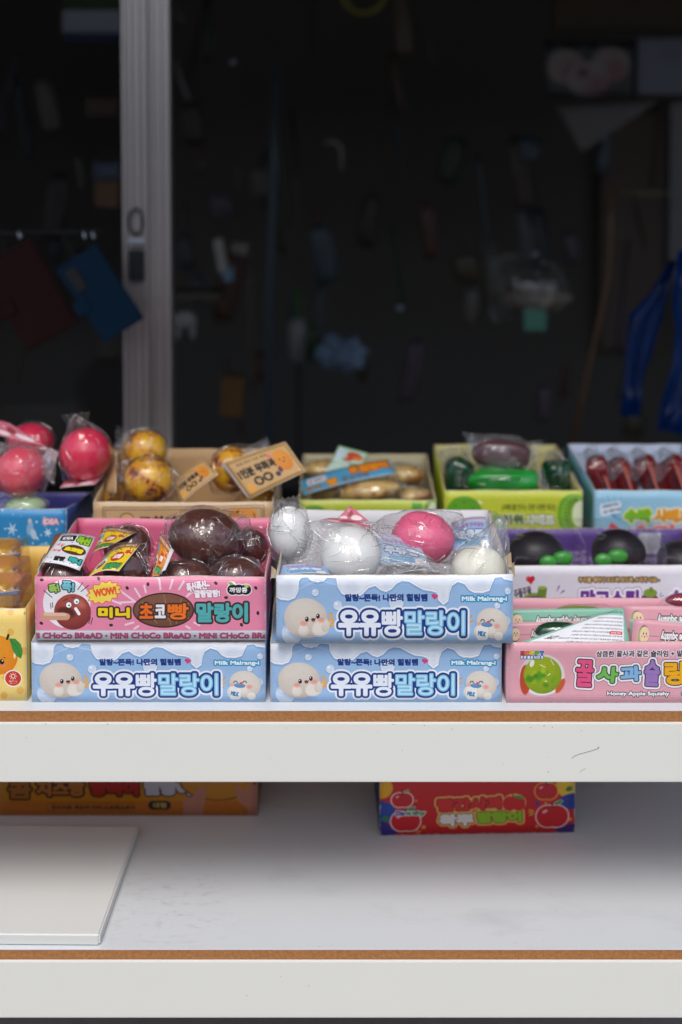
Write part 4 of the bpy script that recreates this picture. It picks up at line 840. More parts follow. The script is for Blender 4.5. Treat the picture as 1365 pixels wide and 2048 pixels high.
quad_card(t5, 'header_card', [P(180,1122,.08), P(214,1094,.075), P(272,1064,.13), P(206,1056,.15)], ych, curl=.006)
quad_card(t1, 'header_card', [P(302,1160,.03), P(318,1152,.03), P(345,1098,.06), P(322,1066,.09)], och, curl=.004)
quad_card(t1, 'header_card', [P(322,1150,.026), P(331,1140,.028), P(348,1100,.058), P(342,1096,.062)], WHITE_CARD, curl=.002)
# white and pink balls
b1 = squishy('white_ball', 'tall white bagged ball leaning at the left end of the light blue tray', 580, 1066, 41, .10, WHT, 54, 42, [(556,1002,.01),(606,1010,0),(612,1034,-.01),(545,1118,.0),(612,1112,0)], F2, .03, -6, group=G2)
b2 = squishy('white_ball', 'white bagged ball at the front, left of the pink one', 702, 1112, 61, .065, WHT, 58, 58, [(612,1046,-.005),(618,1136,-.02),(655,1152,-.025),(768,1158,-.03),(802,1150,-.02),(770,1070,0),(868,1122,.0),(655,1046,.03)], F2, .02, 0, group=G2, famp=.0026)
b3 = squishy('pink_ball', 'pink bagged ball with creases in the light blue tray', 846, 1076, 64, .125, PNK, 53, 55, [(736,1062,.0),(745,1070,0),(770,1032,.02),(922,1030,.02),(930,1120,.01),(880,1022,.0),(870,1138,-.01),(780,1100,0)], F1, .04, 8, star((-.3,-.45,.8)), group=G2)
b4 = squishy('white_ball', 'cream white bagged ball at the right end of the light blue tray', 958, 1140, 56, .055, CREAM, 48, 46, [(902,1150,-.01),(920,1098,.0),(1004,1036,.0),(1012,1046,0),(1020,1140,-.01),(985,1066,.01)], F2, .02, 0, group=G2, famp=.0026)
b5 = squishy('white_ball', 'small piece of white ball showing between the front ball and the cream ball', 812, 1148, 44, .10, CREAM, 30, 30, [(760,1150,0),(870,1150,0)], F1, group=G2)
mk = art_mat(art_milk_card(), 'printed_milk_card', lines=0); mk2 = art_mat(art_milk_card((150,180,214)), 'printed_blue_card', lines=0); pkc = art_mat(art_pink_card(), 'printed_pink_card', lines=0)
quad_card(b2, 'header_card', [P(760,1132,.07), P(862,1134,.055), P(838,1086,.10), P(752,1062,.12)], mk, curl=.003)
quad_card(b3, 'header_card', [P(668,1044,.185), P(738,1042,.18), P(702,1012,.20), P(701,1011,.20)], pkc)
quad_card(b3, 'bag_end', [P(640,1040,.15), P(742,1062,.13), P(740,1050,.14), P(660,1036,.16)], art_mat(art_pink_card(), 'printed_rose_card', lines=0), curl=.003)
quad_card(b4, 'header_card', [P(905,1102,.11), P(985,1100,.10), P(972,1034,.16), P(904,1046,.17)], mk2, curl=.004)
quad_card(b4, 'bag_fold', [P(770,1154,.03), P(905,1150,.03), P(906,1132,.04), P(800,1142,.045)], F2, F2, curl=.008)
quad_card(b1, 'header_card', [P(560,1152,.03), P(660,1148,.03), P(655,1132,.05), P(566,1130,.05)], mk2, curl=.003)
ruffle(b1, (578,1022), (572,996), 60, .10, F2, 1); ruffle(b2, (640,1100), (598,1092), 96, .06, F2, 2); ruffle(b2, (760,1120), (812,1142), 60, .055, F2, 3)
ruffle(b3, (780,1060), (728,1066), 50, .12, F1, 4); ruffle(b3, (905,1060), (934,1050), 70, .12, F1, 5); ruffle(b4, (985,1090), (1002,1030), 44, .06, F2, 6); ruffle(b4, (905,1140), (868,1148), 40, .05, F2, 7)
ruffle(t1, (470,1070), (502,1050), 70, .09, F1, 8); ruffle(t1, (345,1085), (318,1075), 60, .09, F1, 9); ruffle(t4, (285,1120), (305,1128), 50, .05, F1, 10); ruffle(t2, (420,1140), (436,1120), 44, .06, F1, 11)
# cherry balls in the snowflake tray
G3 = 'red balls over the snowflake tray'
c1 = squishy('red_ball', 'bright red bagged ball standing highest beside the kraft tray', 172, 908, 51, Y2+.06, RED, 53, 50, [(126,875,0),(150,830,.0),(160,842,0),(210,868,0),(205,960,0),(130,965,0),(190,970,0)], F3, .01, group=G3)
c2 = squishy('red_ball', 'red bagged ball behind, at the far left top', 62, 884, 46, Y2+.13, RED, 37, 42, [(20,860,0),(108,880,0),(104,915,0)], F3, .01, group=G3)
c3 = squishy('red_ball', 'red bagged ball in front with a clear bag corner, cut by the left picture edge', 42, 943, 50, Y2+.04, RED, 50, 48, [(112,900,.0),(116,905,0),(90,984,0),(-10,885,0),(-10,990,0),(20,990,0)], F2, .01, group=G3)
c4 = squishy('pale_green_ball', 'pale green ball low in the blue snowflake tray', 52, 1014, 40, Y2+.03, mat('pale_green', (160,190,140), .4), 22, 30, [(-20,1010,0),(98,1005,0),(60,985,0)], F2, group=None)
quad_card(c2, 'header_card', [P(-10,868,Y2+.05), P(92,892,Y2+.05), P(20,846,Y2+.07), P(-10,838,Y2+.07)], pkc, KRAFT)
quad_card(c1, 'header_card', [P(120,975,Y2+.02), P(190,968,Y2+.02), P(208,950,Y2+.06), P(130,962,Y2+.06)], pkc)
quad_card(c3, 'header_card', [P(88,985,Y2+.06), P(118,905,Y2+.08), P(96,898,Y2+.10), P(60,960,Y2+.08)], art_mat(art_milk_card((196,160,160)), 'printed_rosy_card', lines=0))
ruffle(c1, (160,866), (152,828), 60, Y2+.05, F3, 12); ruffle(c3, (84,930), (112,935), 70, Y2+.03, F2, 13)
# bruised fruit in the kraft tray
G4 = 'yellow fruit in the kraft tray'; kc = art_mat(art_kraft_card(), 'printed_kraft_card', lines=0)
f1 = squishy('yellow_fruit', 'yellow bruised fruit in the back left of the kraft tray', 290, 900, 45, Y2+.12, FRU, 40, 40, [(222,900,0),(245,868,0),(285,858,0),(340,890,0),(330,940,0),(222,985,-.02)], F1, .03, group=G4)
f2 = squishy('yellow_fruit', 'yellow bruised fruit at the front left of the kraft tray', 298, 960, 49, Y2+.05, FRU, 47, 44, [(235,930,.0),(240,998,0),(352,1000,0),(350,960,0),(310,912,0)], F1, .03, group=G4)
f3 = squishy('yellow_fruit', 'yellow bruised fruit behind the large tilted kraft card', 462, 940, 42, Y2+.09, FRU, 46, 40, [(425,985,0),(470,890,0),(535,888,0),(540,980,0)], F1, .03, group=G4)
f4 = squishy('yellow_fruit', 'yellow bruised fruit low at the right end of the kraft tray', 520, 1004, 40, Y2+.06, FRU, 26, 36, [(470,1000,0),(560,960,0),(556,1000,0)], F1, .03, group=G4)
f5 = squishy('yellow_fruit', 'yellow bruised fruit low in the left corner of the kraft tray', 222, 992, 34, Y2+.09, FRU, 28, 30, [(192,985,0),(205,960,0)], F1, .03, group=G4)
quad_card(f3, 'header_card', [P(500,999,Y2+.01), P(613,943,Y2+.0), P(571,883,Y2+.04), P(446,926,Y2+.05)], kc, KRAFT, curl=.002)
quad_card(f3, 'card_edge', [P(498,1000,Y2+.012), P(500,999,Y2+.008), P(446,926,Y2+.048), P(443,930,Y2+.056)], WHITE_CARD)
quad_card(f2, 'header_card', [P(364,1006,Y2+.02), P(437,949,Y2+.02), P(404,920,Y2+.05), P(346,964,Y2+.06)], kc, KRAFT, curl=.002)
quad_card(f1, 'header_card', [P(212,986,Y2+.05), P(232,986,Y2+.02), P(234,900,Y2+.10), P(217,894,Y2+.12)], KRAFT, KRAFT)
# potatoes
ruffle(f1, (262,884), (232,884), 70, Y2+.10, F1, 14); ruffle(f2, (335,940), (356,975), 60, Y2+.04, F1, 15); ruffle(f3, (490,905), (540,892), 40, Y2+.08, F2, 16)
G5 = 'baked potato squishies'
p1 = squishy('potato_squishy', 'long peeled tan potato squishy across the front of its tray', 740, 982, 62, Y3-.01, POT, 22, 30, [(676,1000,0),(690,965,0),(800,960,0),(812,985,0),(790,940,.03)], F1, .10, -8, group=G5)
p2 = squishy('potato_squishy', 'tan potato squishy under the blue card at the left', 668, 985, 42, Y3+.03, POT, 24, 30, [(630,1000,0),(720,950,.02)], F1, .08, -15, group=G5)
p3 = squishy('potato_squishy', 'round tan potato squishy in the rear right of its tray', 812, 950, 40, Y3+.09, POT, 19, 26, [(780,925,0),(845,930,0),(850,980,0)], F1, .06, group=G5)
p4 = squishy('potato_squishy', 'tan potato squishy in the front right corner of its tray', 826, 990, 36, Y3+.01, POT, 14, 26, [(795,975,0),(852,985,0)], F1, .06, group=G5)
p5 = squishy('potato_squishy', 'tan potato squishy in the rear left of its tray', 646, 938, 42, Y3+.10, POT, 17, 26, [(612,930,0),(680,930,0)], F1, .06, group=G5)
quad_card(p2, 'header_card', [P(608,990,Y3-.02), P(792,946,Y3-.02), P(776,918,Y3+.02), P(598,962,Y3+.02)], art_mat(art_blue_card(), 'printed_potato_card', lines=0), curl=.004)
quad_card(p5, 'header_card', [P(662,924,Y3+.06), P(726,930,Y3+.06), P(738,906,Y3+.08), P(678,890,Y3+.09)], art_mat(art_green_card(), 'printed_green_card', lines=0))
quad_card(p5, 'card_back', [P(648,944,Y3+.05), P(700,932,Y3+.05), P(700,924,Y3+.06), P(664,924,Y3+.06)], mat('mint_card', (196,222,206), .5))
# kiwi gel pouches
G6 = 'gel pouches in the kiwi tray'
squishy('gel_pouch', 'dark green gel pouch in the left of the kiwi tray', 918, 956, 30, Y3+.03, DGR, 42, 26, [(882,985,0),(884,900,.02),(925,896,.02),(950,985,0)], F1, .12, group=G6, sq=.7)
squishy('gel_pouch', 'bright green gel pouch lying across the front of the kiwi tray', 1008, 960, 72, Y3, BGR, 24, 30, [(925,972,0),(950,930,.01),(1070,930,.01),(1090,980,0)], F1, .14, group=G6, sq=.7)
squishy('gel_pouch', 'dark green gel pouch in the right of the kiwi tray', 1116, 955, 34, Y3+.04, DGR, 36, 26, [(1085,985,0),(1098,902,.02),(1112,908,.02),(1152,985,0)], F1, .12, group=G6, sq=.7)
squishy('gel_pouch', 'plum coloured gel pouch resting on top of the green ones', 1003, 905, 60, Y3+.03, PLM, 30, 36, [(937,925,0),(942,868,.0),(1040,872,0),(1072,900,0),(1068,935,0),(926,930,0)], F2, .08, 4, group=G6, sq=.7)
squishy('gel_pouch', 'dark green gel pouch beneath the plum pouch', 1020, 985, 60, Y3+.08, DGR, 34, 30, [], F1, .1, group=G6, sq=.7)
for nm, (b0, t0, w0, y0_, sd_) in {'a': ((905,925),(892,898),54,.02,1), 'b': ((1112,935),(1106,903),50,.03,2), 'c': ((955,880),(938,890),60,.02,3), 'd': ((1050,895),(1080,905),56,.02,4), 'e': ((1070,960),(1092,955),50,-.01,5)}.items():
    host = [o for o in COL.objects if o.name.startswith('gel_pouch') and o.parent is None]; host = min(host, key=lambda o: (o.location - P(*b0, Y3+y0_)).length)
    ruffle(host, b0, t0, w0, Y3+y0_, F2, sd_)
G7 = 'red gel pouches in the watermelon tray'
for i, (x, wd, lb) in enumerate(((1196, 30, 'leftmost dark red pouch standing in the watermelon tray'), (1240, 28, 'second dark red pouch from the left in the watermelon tray'), (1292, 32, 'third dark red pouch from the left in the watermelon tray'), (1345, 34, 'dark red pouch at the right picture edge in the watermelon tray'))):
    r_ = squishy('gel_pouch', lb, x+8, 954, wd*.8, Y3+.03+.006*i, MRD, 42, 22, [(x-26,905,.01),(x-20,896,.02),(x+14,912,0),(x+34,990,0),(x-14,992,0)], F1, .2, -24, group=G7, sq=.6)
    ruffle(r_, (x-4,925), (x-22,897), 44, Y3+.02, F2, i); ruffle(r_, (x+24,960), (x+36,930), 34, Y3+.01, F2, i+5)
    quad_card(r_, 'header_card', [P(x+24,985,Y3+.0), P(x+27,985,Y3+.0), P(x+14,936,Y3+.02), P(x+2,925,Y3+.02)], mat('melon_card', (190,96,80), .5))
# mangosteens
G8 = 'dark mangosteens in the mangosteen tray'
for x, y, rp, lx, ly, lb in ((1072, 1112, 60, 1112, 1122, 'black purple mangosteen ball at the left with two green lobes at its right'), (1237, 1108, 55, 1222, 1118, 'round black mangosteen ball in the middle with green lobes in front'), (1362, 1122, 48, 1380, 1140, 'black mangosteen ball cut by the right picture edge')):
    r_ = squishy('mangosteen_ball', lb, x, y, rp, .30, BLK, 50 if x < 1300 else 40, 48, [], None, .03, group=G8)
    for dx, dy, s in ((-14, 3, 17), (14, -5, 18)):
        mobj('leaf', lump_bm(P(lx+dx, ly+dy, .262), MM(s*1.15, .262), MM(s*.6, .262), MM(s*.85, .262), 3, .06, 2, dx), [LEAF], r_, True)
    hw = rp*1.12
    bm = bmesh.new(); a, b_ = P(x-hw, 1134, .245), P(x+hw, 1068, .345)
    add_box(bm, a.x, b_.x, .246, .35, a.z-.02, P(x, 1100, .246).z, 0, .004)
    for v in bm.verts:
        if v.co.z > a.z: v.co.z += (v.co.y-.246)*.16
    mobj('clear_case', bm, [F3], r_)
# mango packs in the tall yellow carton
G9 = 'flat packs in the yellow carton'
GOLD = mat('golden_bread', (214,172,40), .3, var=.25, scale=12); TRIM = mat('grey_label', (110,120,150), .4, var=.4, scale=90)
for i, (y0, Ya, lb) in enumerate(((1196, .045, 'golden flat pack in front, rounded corner, in the yellow carton'), (1160, .10, 'golden flat pack in the middle of the yellow carton'), (1122, .165, 'golden flat pack at the back of the yellow carton'))):
    c = P(-40, y0, Ya); r_ = empty('bread_pack', lb, 'squishy toy', (c.x, Ya, c.z-.02), G9); e_ = P(49-i*2, y0, Ya).x
    mobj('body', lump_bm((c.x-.01, Ya+.02, c.z), MM(84, Ya), .028, .020, 4, .05, 2, i, sq=.35), [GOLD], r_, True)
    mobj('clear_case', box_bm(c.x-.09, e_, Ya-.014, Ya+.042, c.z-.02, c.z+.020, 0, .006), [film_mat('amber_film', .03, (1, .92, .74), .08, 16, .16)], r_)
    if i != 1: quad_card(r_, 'label_strip', [P(-60,y0+2,Ya-.016), P(40,y0-8,Ya-.016), P(42,y0-16,Ya-.016), P(-60,y0-2,Ya-.016)], TRIM)
# honey apple pouches
G10 = 'flat apple squishy packs in the pale pink tray'
hg = art_mat(art_honey((136,196,172)), 'printed_mint_header', lines=0); hp = art_mat(art_honey((226,164,176)), 'printed_rose_header', lines=0)
def hpack(lb, q, m, bag=None, corners=None, gel=DGR):
    cen = sum((P(*p) for p in q), Vector())/4
    r_ = empty('apple_squishy_pack', lb, 'squishy toy', (cen.x, cen.y+.006, ZU+.002), G10); quad_card(r_, 'header_card', [P(*p) for p in q], m, curl=.002)
    if corners:
        pts = sph(P(*bag[:3]), MM(bag[3], bag[2]), .012, MM(bag[4], bag[2]))
        mobj('body', lump_bm(P(*bag[:3]), MM(bag[3], bag[2]), .011, MM(bag[4], bag[2]), 3, .1, 2, 3), [gel], r_, True)
        film(r_, pts, [P(*c_) for c_ in corners], F3, 5+len(lb), .0003, .006, creases=0)
    return r_
hpack('mint green apple pack header at the back left, upside down lettering', [(1008,1262,.13), (1250,1258,.13), (1250,1216,.14), (1008,1219,.14)], hg, (1160,1226,.15,56,14), [(1100,1222,.15),(1140,1208,.15),(1210,1208,.15),(1250,1224,.15)], mat('apple_gel', (130,150,60), .3))
hpack('pink apple pack header in front of the mint one at the left', [(1008,1290,.09), (1215,1290,.09), (1215,1240,.10), (1008,1246,.10)], hp, (1120,1262,.07,50,18), [(1060,1290,.06),(1085,1252,.07),(1185,1236,.08),(1240,1220,.08),(1200,1262,.06)], DGR)
hpack('pink apple pack header behind at the right', [(1252,1262,.125), (1500,1262,.125), (1500,1214,.135), (1246,1211,.135)], hp, (1390,1200,.14,60,14), [(1310,1215,.14),(1330,1205,.14),(1450,1205,.14)], mat('rose_gel', (150,60,80), .3))
hpack('narrow mint apple pack edge at the right behind the front pink one', [(1264,1292,.085), (1480,1292,.085), (1480,1246,.09), (1260,1239,.09)], mat('mint_plain', (160,210,190), .5))
hpack('pink apple pack header nearest the front at the right', [(1262,1298,.05), (1480,1300,.05), (1480,1256,.06), (1268,1237,.06)], hp)
hpack('mint card of safety notes lying diagonally with a red bar in small print', [(1030,1288,.035), (1262,1296,.04), (1248,1218,.075), (1232,1219,.075)], art_mat(art_info(), 'printed_notes_card', lines=0))
for o in list(COL.objects):
    pass

# ================================================================== lower shelf
rc = tray('red_apple_carton', 'red apple carton alone on the lower shelf', 'carton', art_red(), 757, 1150, 1548, 0.245, 0.13, ZL, 1520, DK, mat('red_side', (30,40,100), .5), None, seed=21, lid=True)
rc[0].rotation_euler.z = R(1.6)
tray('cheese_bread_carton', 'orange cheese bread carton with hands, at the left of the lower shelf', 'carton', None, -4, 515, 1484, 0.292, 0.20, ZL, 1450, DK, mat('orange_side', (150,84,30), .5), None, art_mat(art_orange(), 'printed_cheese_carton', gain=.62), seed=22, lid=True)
bm = bmesh.new(); pa, pb = PZ(200, 1869, ZL+.0155), PZ(276, 1652, ZL+.0155)
pc, pd_ = PZ(-160, 1866, ZL+.0155), PZ(-90, 1649, ZL+.0155)
v = [bm.verts.new((p.x, p.y, ZL+.0006)) for p in (pc, pa, pb, pd_)] + [bm.verts.new((p.x, p.y, ZL+.0155)) for p in (pc, pa, pb, pd_)]
for f in ((0,3,2,1),(4,5,6,7),(0,1,5,4),(1,2,6,5),(2,3,7,6),(3,0,4,7)): bm.faces.new([v[i] for i in f])
bmesh.ops.bevel(bm, geom=list(bm.edges), offset=.0022, segments=3, affect='EDGES')
tag(mobj('white_board', bm, [mat('polystyrene', (224,224,220), .65, var=.02, scale=6, bump=.1, bscale=40)]), 'thick plain white slab lying at the left of the lower shelf', 'board')

# ================================================================== door, things inside the shop
ALU = mat('aluminium', (198,188,184), .34, metal=.8, var=.06, scale=8)
door = empty('sliding_door', 'aluminium sliding door with glass at the left of the dark shop', 'door', (P(290, 900, .95).x, .95, 0.03))
YD = .93
def stile(px0, px1, ridges, y):
    a, b_ = P(px0, 200, y).x, P(px1, 200, y).x; bm = bmesh.new(); add_box(bm, a, b_, y, y+.03, .031, 2.115)
    for r0, r1, pr in ridges: add_box(bm, a+(b_-a)*r0, a+(b_-a)*r1, y-pr, y-.0002, .032, 2.114, 0, .0008)
    return mobj('stile', bm, [ALU], door)
stile(246, 296, ((0, .13, .012), (.32, .40, .009), (.60, .70, .009), (.88, 1, .014)), YD)
stile(299, 341, ((0, .22, .008), (.50, .60, .006), (.84, 1, .012)), YD+.012)
gm = bpy.data.materials.new('door_glass'); gm.use_nodes = True; n = gm.node_tree; n.nodes.clear(); o_ = n.nodes.new('ShaderNodeOutputMaterial'); t_ = n.nodes.new('ShaderNodeBsdfTransparent'); g_ = n.nodes.new('ShaderNodeBsdfGlossy'); g_.inputs['Roughness'].default_value = .01; t_.inputs[0].default_value = (.80, .80, .80, 1)
mx_ = n.nodes.new('ShaderNodeMixShader'); fr = n.nodes.new('ShaderNodeFresnel'); fr.inputs[0].default_value = 1.18; n.links.new(fr.outputs[0], mx_.inputs[0]); n.links.new(t_.outputs[0], mx_.inputs[1]); n.links.new(g_.outputs[0], mx_.inputs[2]); n.links.new(mx_.outputs[0], o_.inputs[0])
mobj('glass_pane', box_bm(-1.5, P(246, 200, YD).x-.001, YD+.012, YD+.017, .1, 2.1), [gm], door)
mobj('bottom_rail', box_bm(-1.5, P(246, 200, YD).x-.001, YD, YD+.03, .031, .099), [ALU], door)
dk = mat('lock_dark', (44,44,46), .5, metal=.6); lt = mat('lock_steel', (190,196,206), .3, metal=.9)
lk = mobj('lock', tube_bm([P(258+14+14*math.cos(a), 444+26*math.sin(a), YD-.015) for a in [i*math.pi/10 for i in range(21)]], .0024, 8), [dk], door, True)
a, b_ = P(257, 478, YD-.018), P(291, 490, YD-.018); mobj('latch', box_bm(a.x, b_.x, YD-.022, YD-.0145, b_.z, a.z, 0, .001), [lt], lk)
a, b_ = P(258, 500, YD-.018), P(290, 562, YD-.018); mobj('knob', box_bm(a.x, b_.x, YD-.024, YD-.0145, b_.z, a.z, 0, .0035), [dk], lk)
# phone cases hanging left
rail = empty('hook_rail', 'thin dark rail with hooks carrying the phone cases', 'rail', P(60, 466, .87))
mobj('bar', tube_bm([P(-200, 470, .88), P(205, 462, .88)], .003), [dk], rail)
for x in (38, 168, 186): mobj('hook', tube_bm([P(x, 462, .88), P(x, 468, .86), P(x+2, 476, .858), P(x+6, 470, .857)], .002), [lt], rail)
def case(lb, cx, cy_, wpx, hpx, rot, colr, Y, extra=False):
    c = P(cx, cy_, Y); r_ = empty('phone_case', lb, 'phone case', c); wd, h = MM(wpx, Y), MM(hpx, Y); q = Matrix.Rotation(R(rot), 3, 'Y')
    m_ = mat('case_%d' % colr[2], colr, .7, var=.1, spec=.15)
    def put_(name, x0, x1, z0, z1, y0, y1, mm, bev=.002):
        bm = box_bm(x0, x1, y0, y1, z0, z1, 0, bev)
        for v in bm.verts: v.co = c + q @ v.co
        return mobj(name, bm, [mm], r_)
    put_('cover', -wd/2, wd/2, -h/2, h/2, 0, .008, m_, .004)
    put_('clasp', -wd*.62, -wd*.3, -h*.1, h*.06, -.004, -.0002, m_)
    if extra: put_('camera_window', -wd*.38, -wd*.12, h*.14, h*.42, -.0025, -.0002, mat('black_hole', (14,14,16), .6))
    put_('cord', -.001, .001, h/2+.0005, h/2+.05, .003, .005, dk, .0004)
    return r_
case('dark red wallet phone case hanging at the left edge', 58, 590, 118, 196, -28, (40,12,14), .85)
case('blue wallet phone case with a camera window hanging by the door post', 200, 588, 96, 178, -33, (8,38,60), .84, True)
# goods hanging and standing inside the dark shop
def dim_box(name, lb, cat, x0, y0, x1, y1, Y, colr, d=.05, rough=.5, bev=.004, roll=0):
    a, b_ = P(x0, y1, Y), P(x1, y0, Y); bm = box_bm(a.x, b_.x, Y, Y+d, a.z, b_.z, 0, bev); c = (a+b_)/2
    if roll:
        q = Matrix.Rotation(R(roll), 3, 'Y')
        for v in bm.verts: v.co = c + q @ (v.co - c)
    return tag(mobj(name, bm, [mat(name+'_%d_%d' % (x0, y0), colr, rough, var=.25, scale=12)]), lb, cat)
dim_box('reflection_sheet', 'pale grey sheet standing in for a street reflection in the door glass', 'poster', 126, 20, 240, 66, 1.6, (150,156,170), .004, bev=.001)  # this sheet and the next two strips imitate the street's reflection in the pane
dim_box('reflection_blue_band', 'dark blue lower band of the built street reflection behind the door glass', 'package', 128, 68, 240, 82, 1.58, (24,30,84), .01, bev=.002)
dim_box('reflection_green_strip', 'dark green top strip of the built street reflection behind the door glass', 'package', 128, -10, 240, 18, 1.62, (54,74,44), .01, bev=.002)
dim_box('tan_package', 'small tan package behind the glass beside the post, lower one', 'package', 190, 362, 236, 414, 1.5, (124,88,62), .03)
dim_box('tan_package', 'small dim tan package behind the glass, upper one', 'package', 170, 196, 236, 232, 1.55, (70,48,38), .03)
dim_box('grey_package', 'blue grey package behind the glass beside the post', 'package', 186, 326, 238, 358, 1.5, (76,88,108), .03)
def dim_tube(name, lb, cat, pts, Y, r, colr, rough=.4, metal=0):
    return tag(mobj(name, tube_bm([P(x, y, Y) for x, y in pts], r, 10), [mat(name+str(int(pts[0][0])), colr, rough, metal)], None, True), lb, cat)
dim_tube('metal_pole', 'blue grey upright pole in the left half of the dark shop', 'pole', [(552, 130), (548, 340), (540, 560), (536, 1100)], 2.2, .014, (66,76,88))
dim_tube('thin_rod', 'thin dark rod beside the upright pole', 'pole', [(585, 220), (596, 400), (600, 1100)], 2.3, .006, (56,50,50))
dim_tube('walking_stick', 'pale hooked stick handle hanging in the dark', 'stick', [(650, 288), (658, 283), (670, 284), (680, 292), (684, 310), (683, 340)], 1.9, .006, (110,106,102))
dim_tube('yellow_ring', 'dull yellow ring hanging from the top picture edge', 'ring', [(700+45*math.cos(a)+28, -22+48*math.sin(a)) for a in [i*math.pi/12 for i in range(25)]], 1.9, .006, (120,116,20))
dim_tube('bamboo_stick', 'long brown wooden stick leaning at the right', 'stick', [(1220, 380), (1222, 470), (1217, 545), (1196, 650), (1170, 770), (1135, 930)], 1.5, .0065, (88,60,38))
dim_tube('brass_rail', 'short dull brass rail at the right wall', 'rail', [(1236, 386), (1340, 386)], 1.9, .007, (84,80,60))
dim_tube('silver_strip', 'slanting pale strip right of the door post, upper one', 'strip', [(352, 120), (362, 160), (378, 200)], 1.7, .005, (96,96,100))
dim_tube('silver_strip', 'short slanting pale strip at the top right of the door post', 'strip', [(346, 8), (366, 44)], 1.7, .005, (80,80,84))
dim_box('wall_sign', 'brown board along the top right of the shop', 'board', 1105, -60, 1420, 58, 2.1, (58,44,24), .03)
dim_box('wood_cabinet', 'dark brown panel under the peach poster', 'cabinet', 1200, 225, 1330, 700, 3.3, (84,70,60), .08)
dim_box('door_frame', 'pale upright frame at the right picture edge', 'frame', 1338, 205, 1420, 560, 2.0, (84,80,82), .04)
dim_box('blank_sign', 'grey blank sign right of the peach poster', 'panel', 1276, 78, 1420, 188, 1.99, (88,90,104), .01, bev=.001)
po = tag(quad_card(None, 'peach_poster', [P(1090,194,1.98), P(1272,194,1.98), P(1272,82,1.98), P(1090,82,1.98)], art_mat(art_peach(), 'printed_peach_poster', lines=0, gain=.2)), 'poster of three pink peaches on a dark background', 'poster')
tag(quad_card(None, 'paper_pennant', [P(1163,302,1.9), P(1172,300,1.9), P(1320,200,1.9), P(1112,212,1.92)], mat('pennant_paper', (84,80,80), .7), mat('pennant_b', (70,70,70), .7)), 'folded paper hanging in a point below the peach poster', 'paper')
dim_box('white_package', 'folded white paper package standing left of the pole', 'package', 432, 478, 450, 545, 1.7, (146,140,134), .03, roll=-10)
dim_box('grey_paper', 'small grey paper scrap on the left shelf of the shop', 'paper', 462, 486, 496, 510, 1.75, (112,106,98), .02, roll=8)
dim_box('light_blue_wrapper', 'small light blue wrapper below the white package', 'wrapper', 446, 534, 466, 562, 1.7, (96,124,146), .02)
dim_box('brown_tray', 'flat dark shelf edge right of the door post', 'shelf', 342, 586, 440, 602, 1.7, (70,60,50), .15)
gl_ = empty('white_glove', 'white two fingered glove tip hanging right of the door post', 'glove', P(370, 680, 1.65))
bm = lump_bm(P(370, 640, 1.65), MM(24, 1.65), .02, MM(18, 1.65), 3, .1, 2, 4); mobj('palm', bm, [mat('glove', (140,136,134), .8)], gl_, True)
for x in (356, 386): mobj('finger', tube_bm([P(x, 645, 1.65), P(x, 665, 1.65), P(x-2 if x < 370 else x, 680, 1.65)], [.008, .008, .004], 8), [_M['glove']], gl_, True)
dim_box('orange_carton', 'dull orange carton at the bottom left of the dark shop', 'carton', 442, 756, 486, 834, 1.7, (96,62,16), .05, roll=4)
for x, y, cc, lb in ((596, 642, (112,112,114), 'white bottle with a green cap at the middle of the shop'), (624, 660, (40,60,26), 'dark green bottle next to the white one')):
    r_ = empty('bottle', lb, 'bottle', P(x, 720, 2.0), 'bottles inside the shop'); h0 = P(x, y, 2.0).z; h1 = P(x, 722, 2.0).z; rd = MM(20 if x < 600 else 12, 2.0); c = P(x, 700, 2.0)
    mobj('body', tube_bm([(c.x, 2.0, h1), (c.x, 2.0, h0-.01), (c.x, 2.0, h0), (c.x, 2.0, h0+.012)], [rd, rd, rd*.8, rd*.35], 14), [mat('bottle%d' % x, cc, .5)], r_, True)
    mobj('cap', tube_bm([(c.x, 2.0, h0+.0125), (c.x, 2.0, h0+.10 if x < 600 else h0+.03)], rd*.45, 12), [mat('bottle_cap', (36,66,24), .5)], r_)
def bagmesh(name, lb, cat, cx, cy_, rx, rz, Y, m_, seed=1, amp=.4, freq=2.2):
    return tag(mobj(name, lump_bm(P(cx, cy_, Y), MM(rx, Y), MM(min(rx, rz)*.7, Y), MM(rz, Y), 4, amp, freq, seed), [m_], None, True), lb, cat)
bagmesh('blue_white_bag', 'crumpled pale blue and white bag in the middle of the shop', 'bag', 688, 708, 48, 30, 1.9, mat('bag_blue', (92,112,136), .5, var=.6, scale=12), 3, .75)
tb = empty('bagged_bundle', 'clear plastic bag of tan bundles on the right with a green tag', 'bag', P(1062, 660, 1.6))
mobj('contents', lump_bm(P(1072, 596, 1.6), MM(62, 1.6), .05, MM(24, 1.6), 4, .4, 2.4, 6), [mat('tan_bundle', (120,108,98), .6, var=.3, scale=30)], tb, True)
film(tb, sph(P(1062, 580, 1.6), MM(70, 1.6), .06, MM(60, 1.6), k=1.0), [P(985, 530, 1.6), P(1010, 510, 1.6), P(1130, 560, 1.6), P(985, 640, 1.6)], F3, 3, .004, .02, 30)
a, b_ = P(1048, 661, 1.52), P(1092, 618, 1.52); mobj('green_tag', box_bm(a.x, b_.x, 1.515, 1.52, a.z, b_.z), [mat('tag_green', (66,122,102), .5)], tb)
BB = mat('blue_plastic', (14,62,136), .24, var=.6, scale=14, coat=.2)
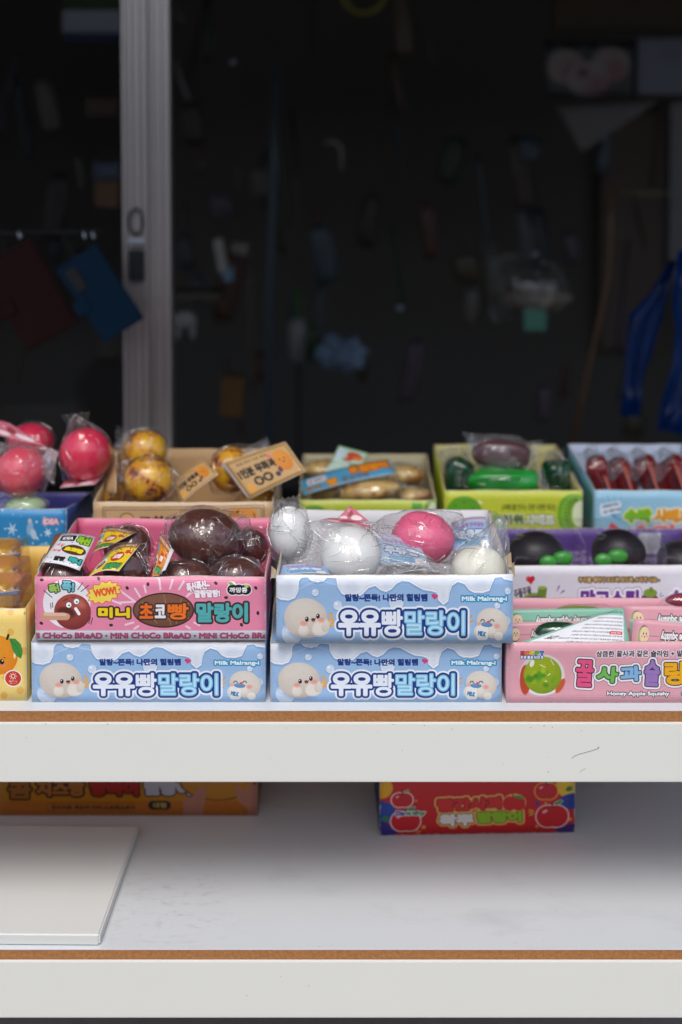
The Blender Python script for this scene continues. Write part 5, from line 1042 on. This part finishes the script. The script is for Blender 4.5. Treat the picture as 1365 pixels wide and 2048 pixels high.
def bag_strip(parent, pts, Y, th=.006, seed=0):
    bm = bmesh.new(); n_ = len(pts)//2; L = pts[:n_]; Rr = pts[n_:][::-1]; rows = []
    for (a0, a1), (b0, b1) in zip(L, Rr):
        row = []
        for k in range(9):
            t_ = k/8; p = P(a0+(b0-a0)*t_, a1+(b1-a1)*t_, Y); p.y += .010*math.sin(t_*13+seed) + .03*noise.noise(Vector((p.x*30, p.y, p.z*9))); p.x += .006*noise.noise(Vector((p.z*22, seed, t_*3))); row.append(bm.verts.new(p))
        rows.append(row)
    for i in range(len(rows)-1):
        for k in range(8): bm.faces.new((rows[i][k], rows[i][k+1], rows[i+1][k+1], rows[i+1][k]))
    bmesh.ops.solidify(bm, geom=bm.faces[:], thickness=th)
    return mobj('bag_panel', bm, [BB], parent, True)
bb = empty('blue_plastic_bags', 'bunch of blue plastic bags hanging at the right picture edge', 'plastic bags', P(1330, 870, 1.1))
bag_strip(bb, [(1338,520),(1300,590),(1262,630),(1258,680),(1252,780),(1240,830), (1283,832),(1290,760),(1312,690),(1325,640),(1336,590),(1346,520)], 1.15, .003, 1)
bag_strip(bb, [(1350,500),(1345,600),(1352,660),(1345,730),(1325,800),(1314,862), (1360,868),(1400,800),(1420,730),(1420,660),(1410,600),(1400,500)], 1.1, .003, 4)
GLN = mat('glint_metal', (150,160,176), .3, metal=.9)  # shiny metal for blobs added in place of blurred light glints
for x, y, r_, lb in ((1070, 508, 8, 'shiny blob standing in for a light glint above the clear bag'), (800, 616, 9, 'shiny blob standing in for a light glint in the middle of the dark'), (466, 124, 8, 'shiny blob standing in for a light glint at the head of the pole')):
    c = P(x, y, 1.55); tag(mobj('glint_blob', lump_bm(c, MM(r_, 1.55), MM(r_, 1.55), MM(r_*.8, 1.55), 2), [GLN], None, True), lb, 'knob', 'light glints in the dark')
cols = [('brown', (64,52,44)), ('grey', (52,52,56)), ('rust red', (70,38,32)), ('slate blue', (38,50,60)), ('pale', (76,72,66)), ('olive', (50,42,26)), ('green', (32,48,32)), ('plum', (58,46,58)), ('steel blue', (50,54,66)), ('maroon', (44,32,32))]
rr = random.Random(21); k = 0; used = set()
for (xa, xb, ya, yb, n_, wh) in ((350, 640, 20, 830, 26, 'by the upright pole'), (640, 1080, 40, 840, 22, 'mid shop'), (1080, 1330, 220, 860, 9, 'below the peach poster'), (-60, 235, 90, 830, 16, 'behind the door glass')):
    for _ in range(n_):
        x, y, Y = rr.uniform(xa, xb), rr.uniform(ya, yb), rr.uniform(1.7, 3.0) if xa > 0 else rr.uniform(1.25, 2.2); wp, hp = rr.uniform(12, 52), rr.uniform(30, 150); sh = 'narrow' if wp < 26 else ('broad' if wp > 40 else 'plump')
        if rr.random() < .35: wp, hp = rr.uniform(5, 10), rr.uniform(90, 260); sh = 'long thin'
        cn, cc = rr.choice(cols); ht = 'high up' if y < 300 else ('low down' if y > 600 else 'at mid height')
        lb = 'dim %s %s package %s %s' % (sh, cn, ht, wh)
        if lb in used: continue
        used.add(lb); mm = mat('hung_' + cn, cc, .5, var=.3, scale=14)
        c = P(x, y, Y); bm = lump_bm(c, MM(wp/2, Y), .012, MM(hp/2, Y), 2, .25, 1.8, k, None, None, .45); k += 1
        q = Matrix.Rotation(R(rr.uniform(-14, 14)), 3, 'Y')
        for v in bm.verts: v.co = c + q @ (v.co-c)
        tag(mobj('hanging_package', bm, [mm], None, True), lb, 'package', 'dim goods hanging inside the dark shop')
bpy.context.view_layer.update()
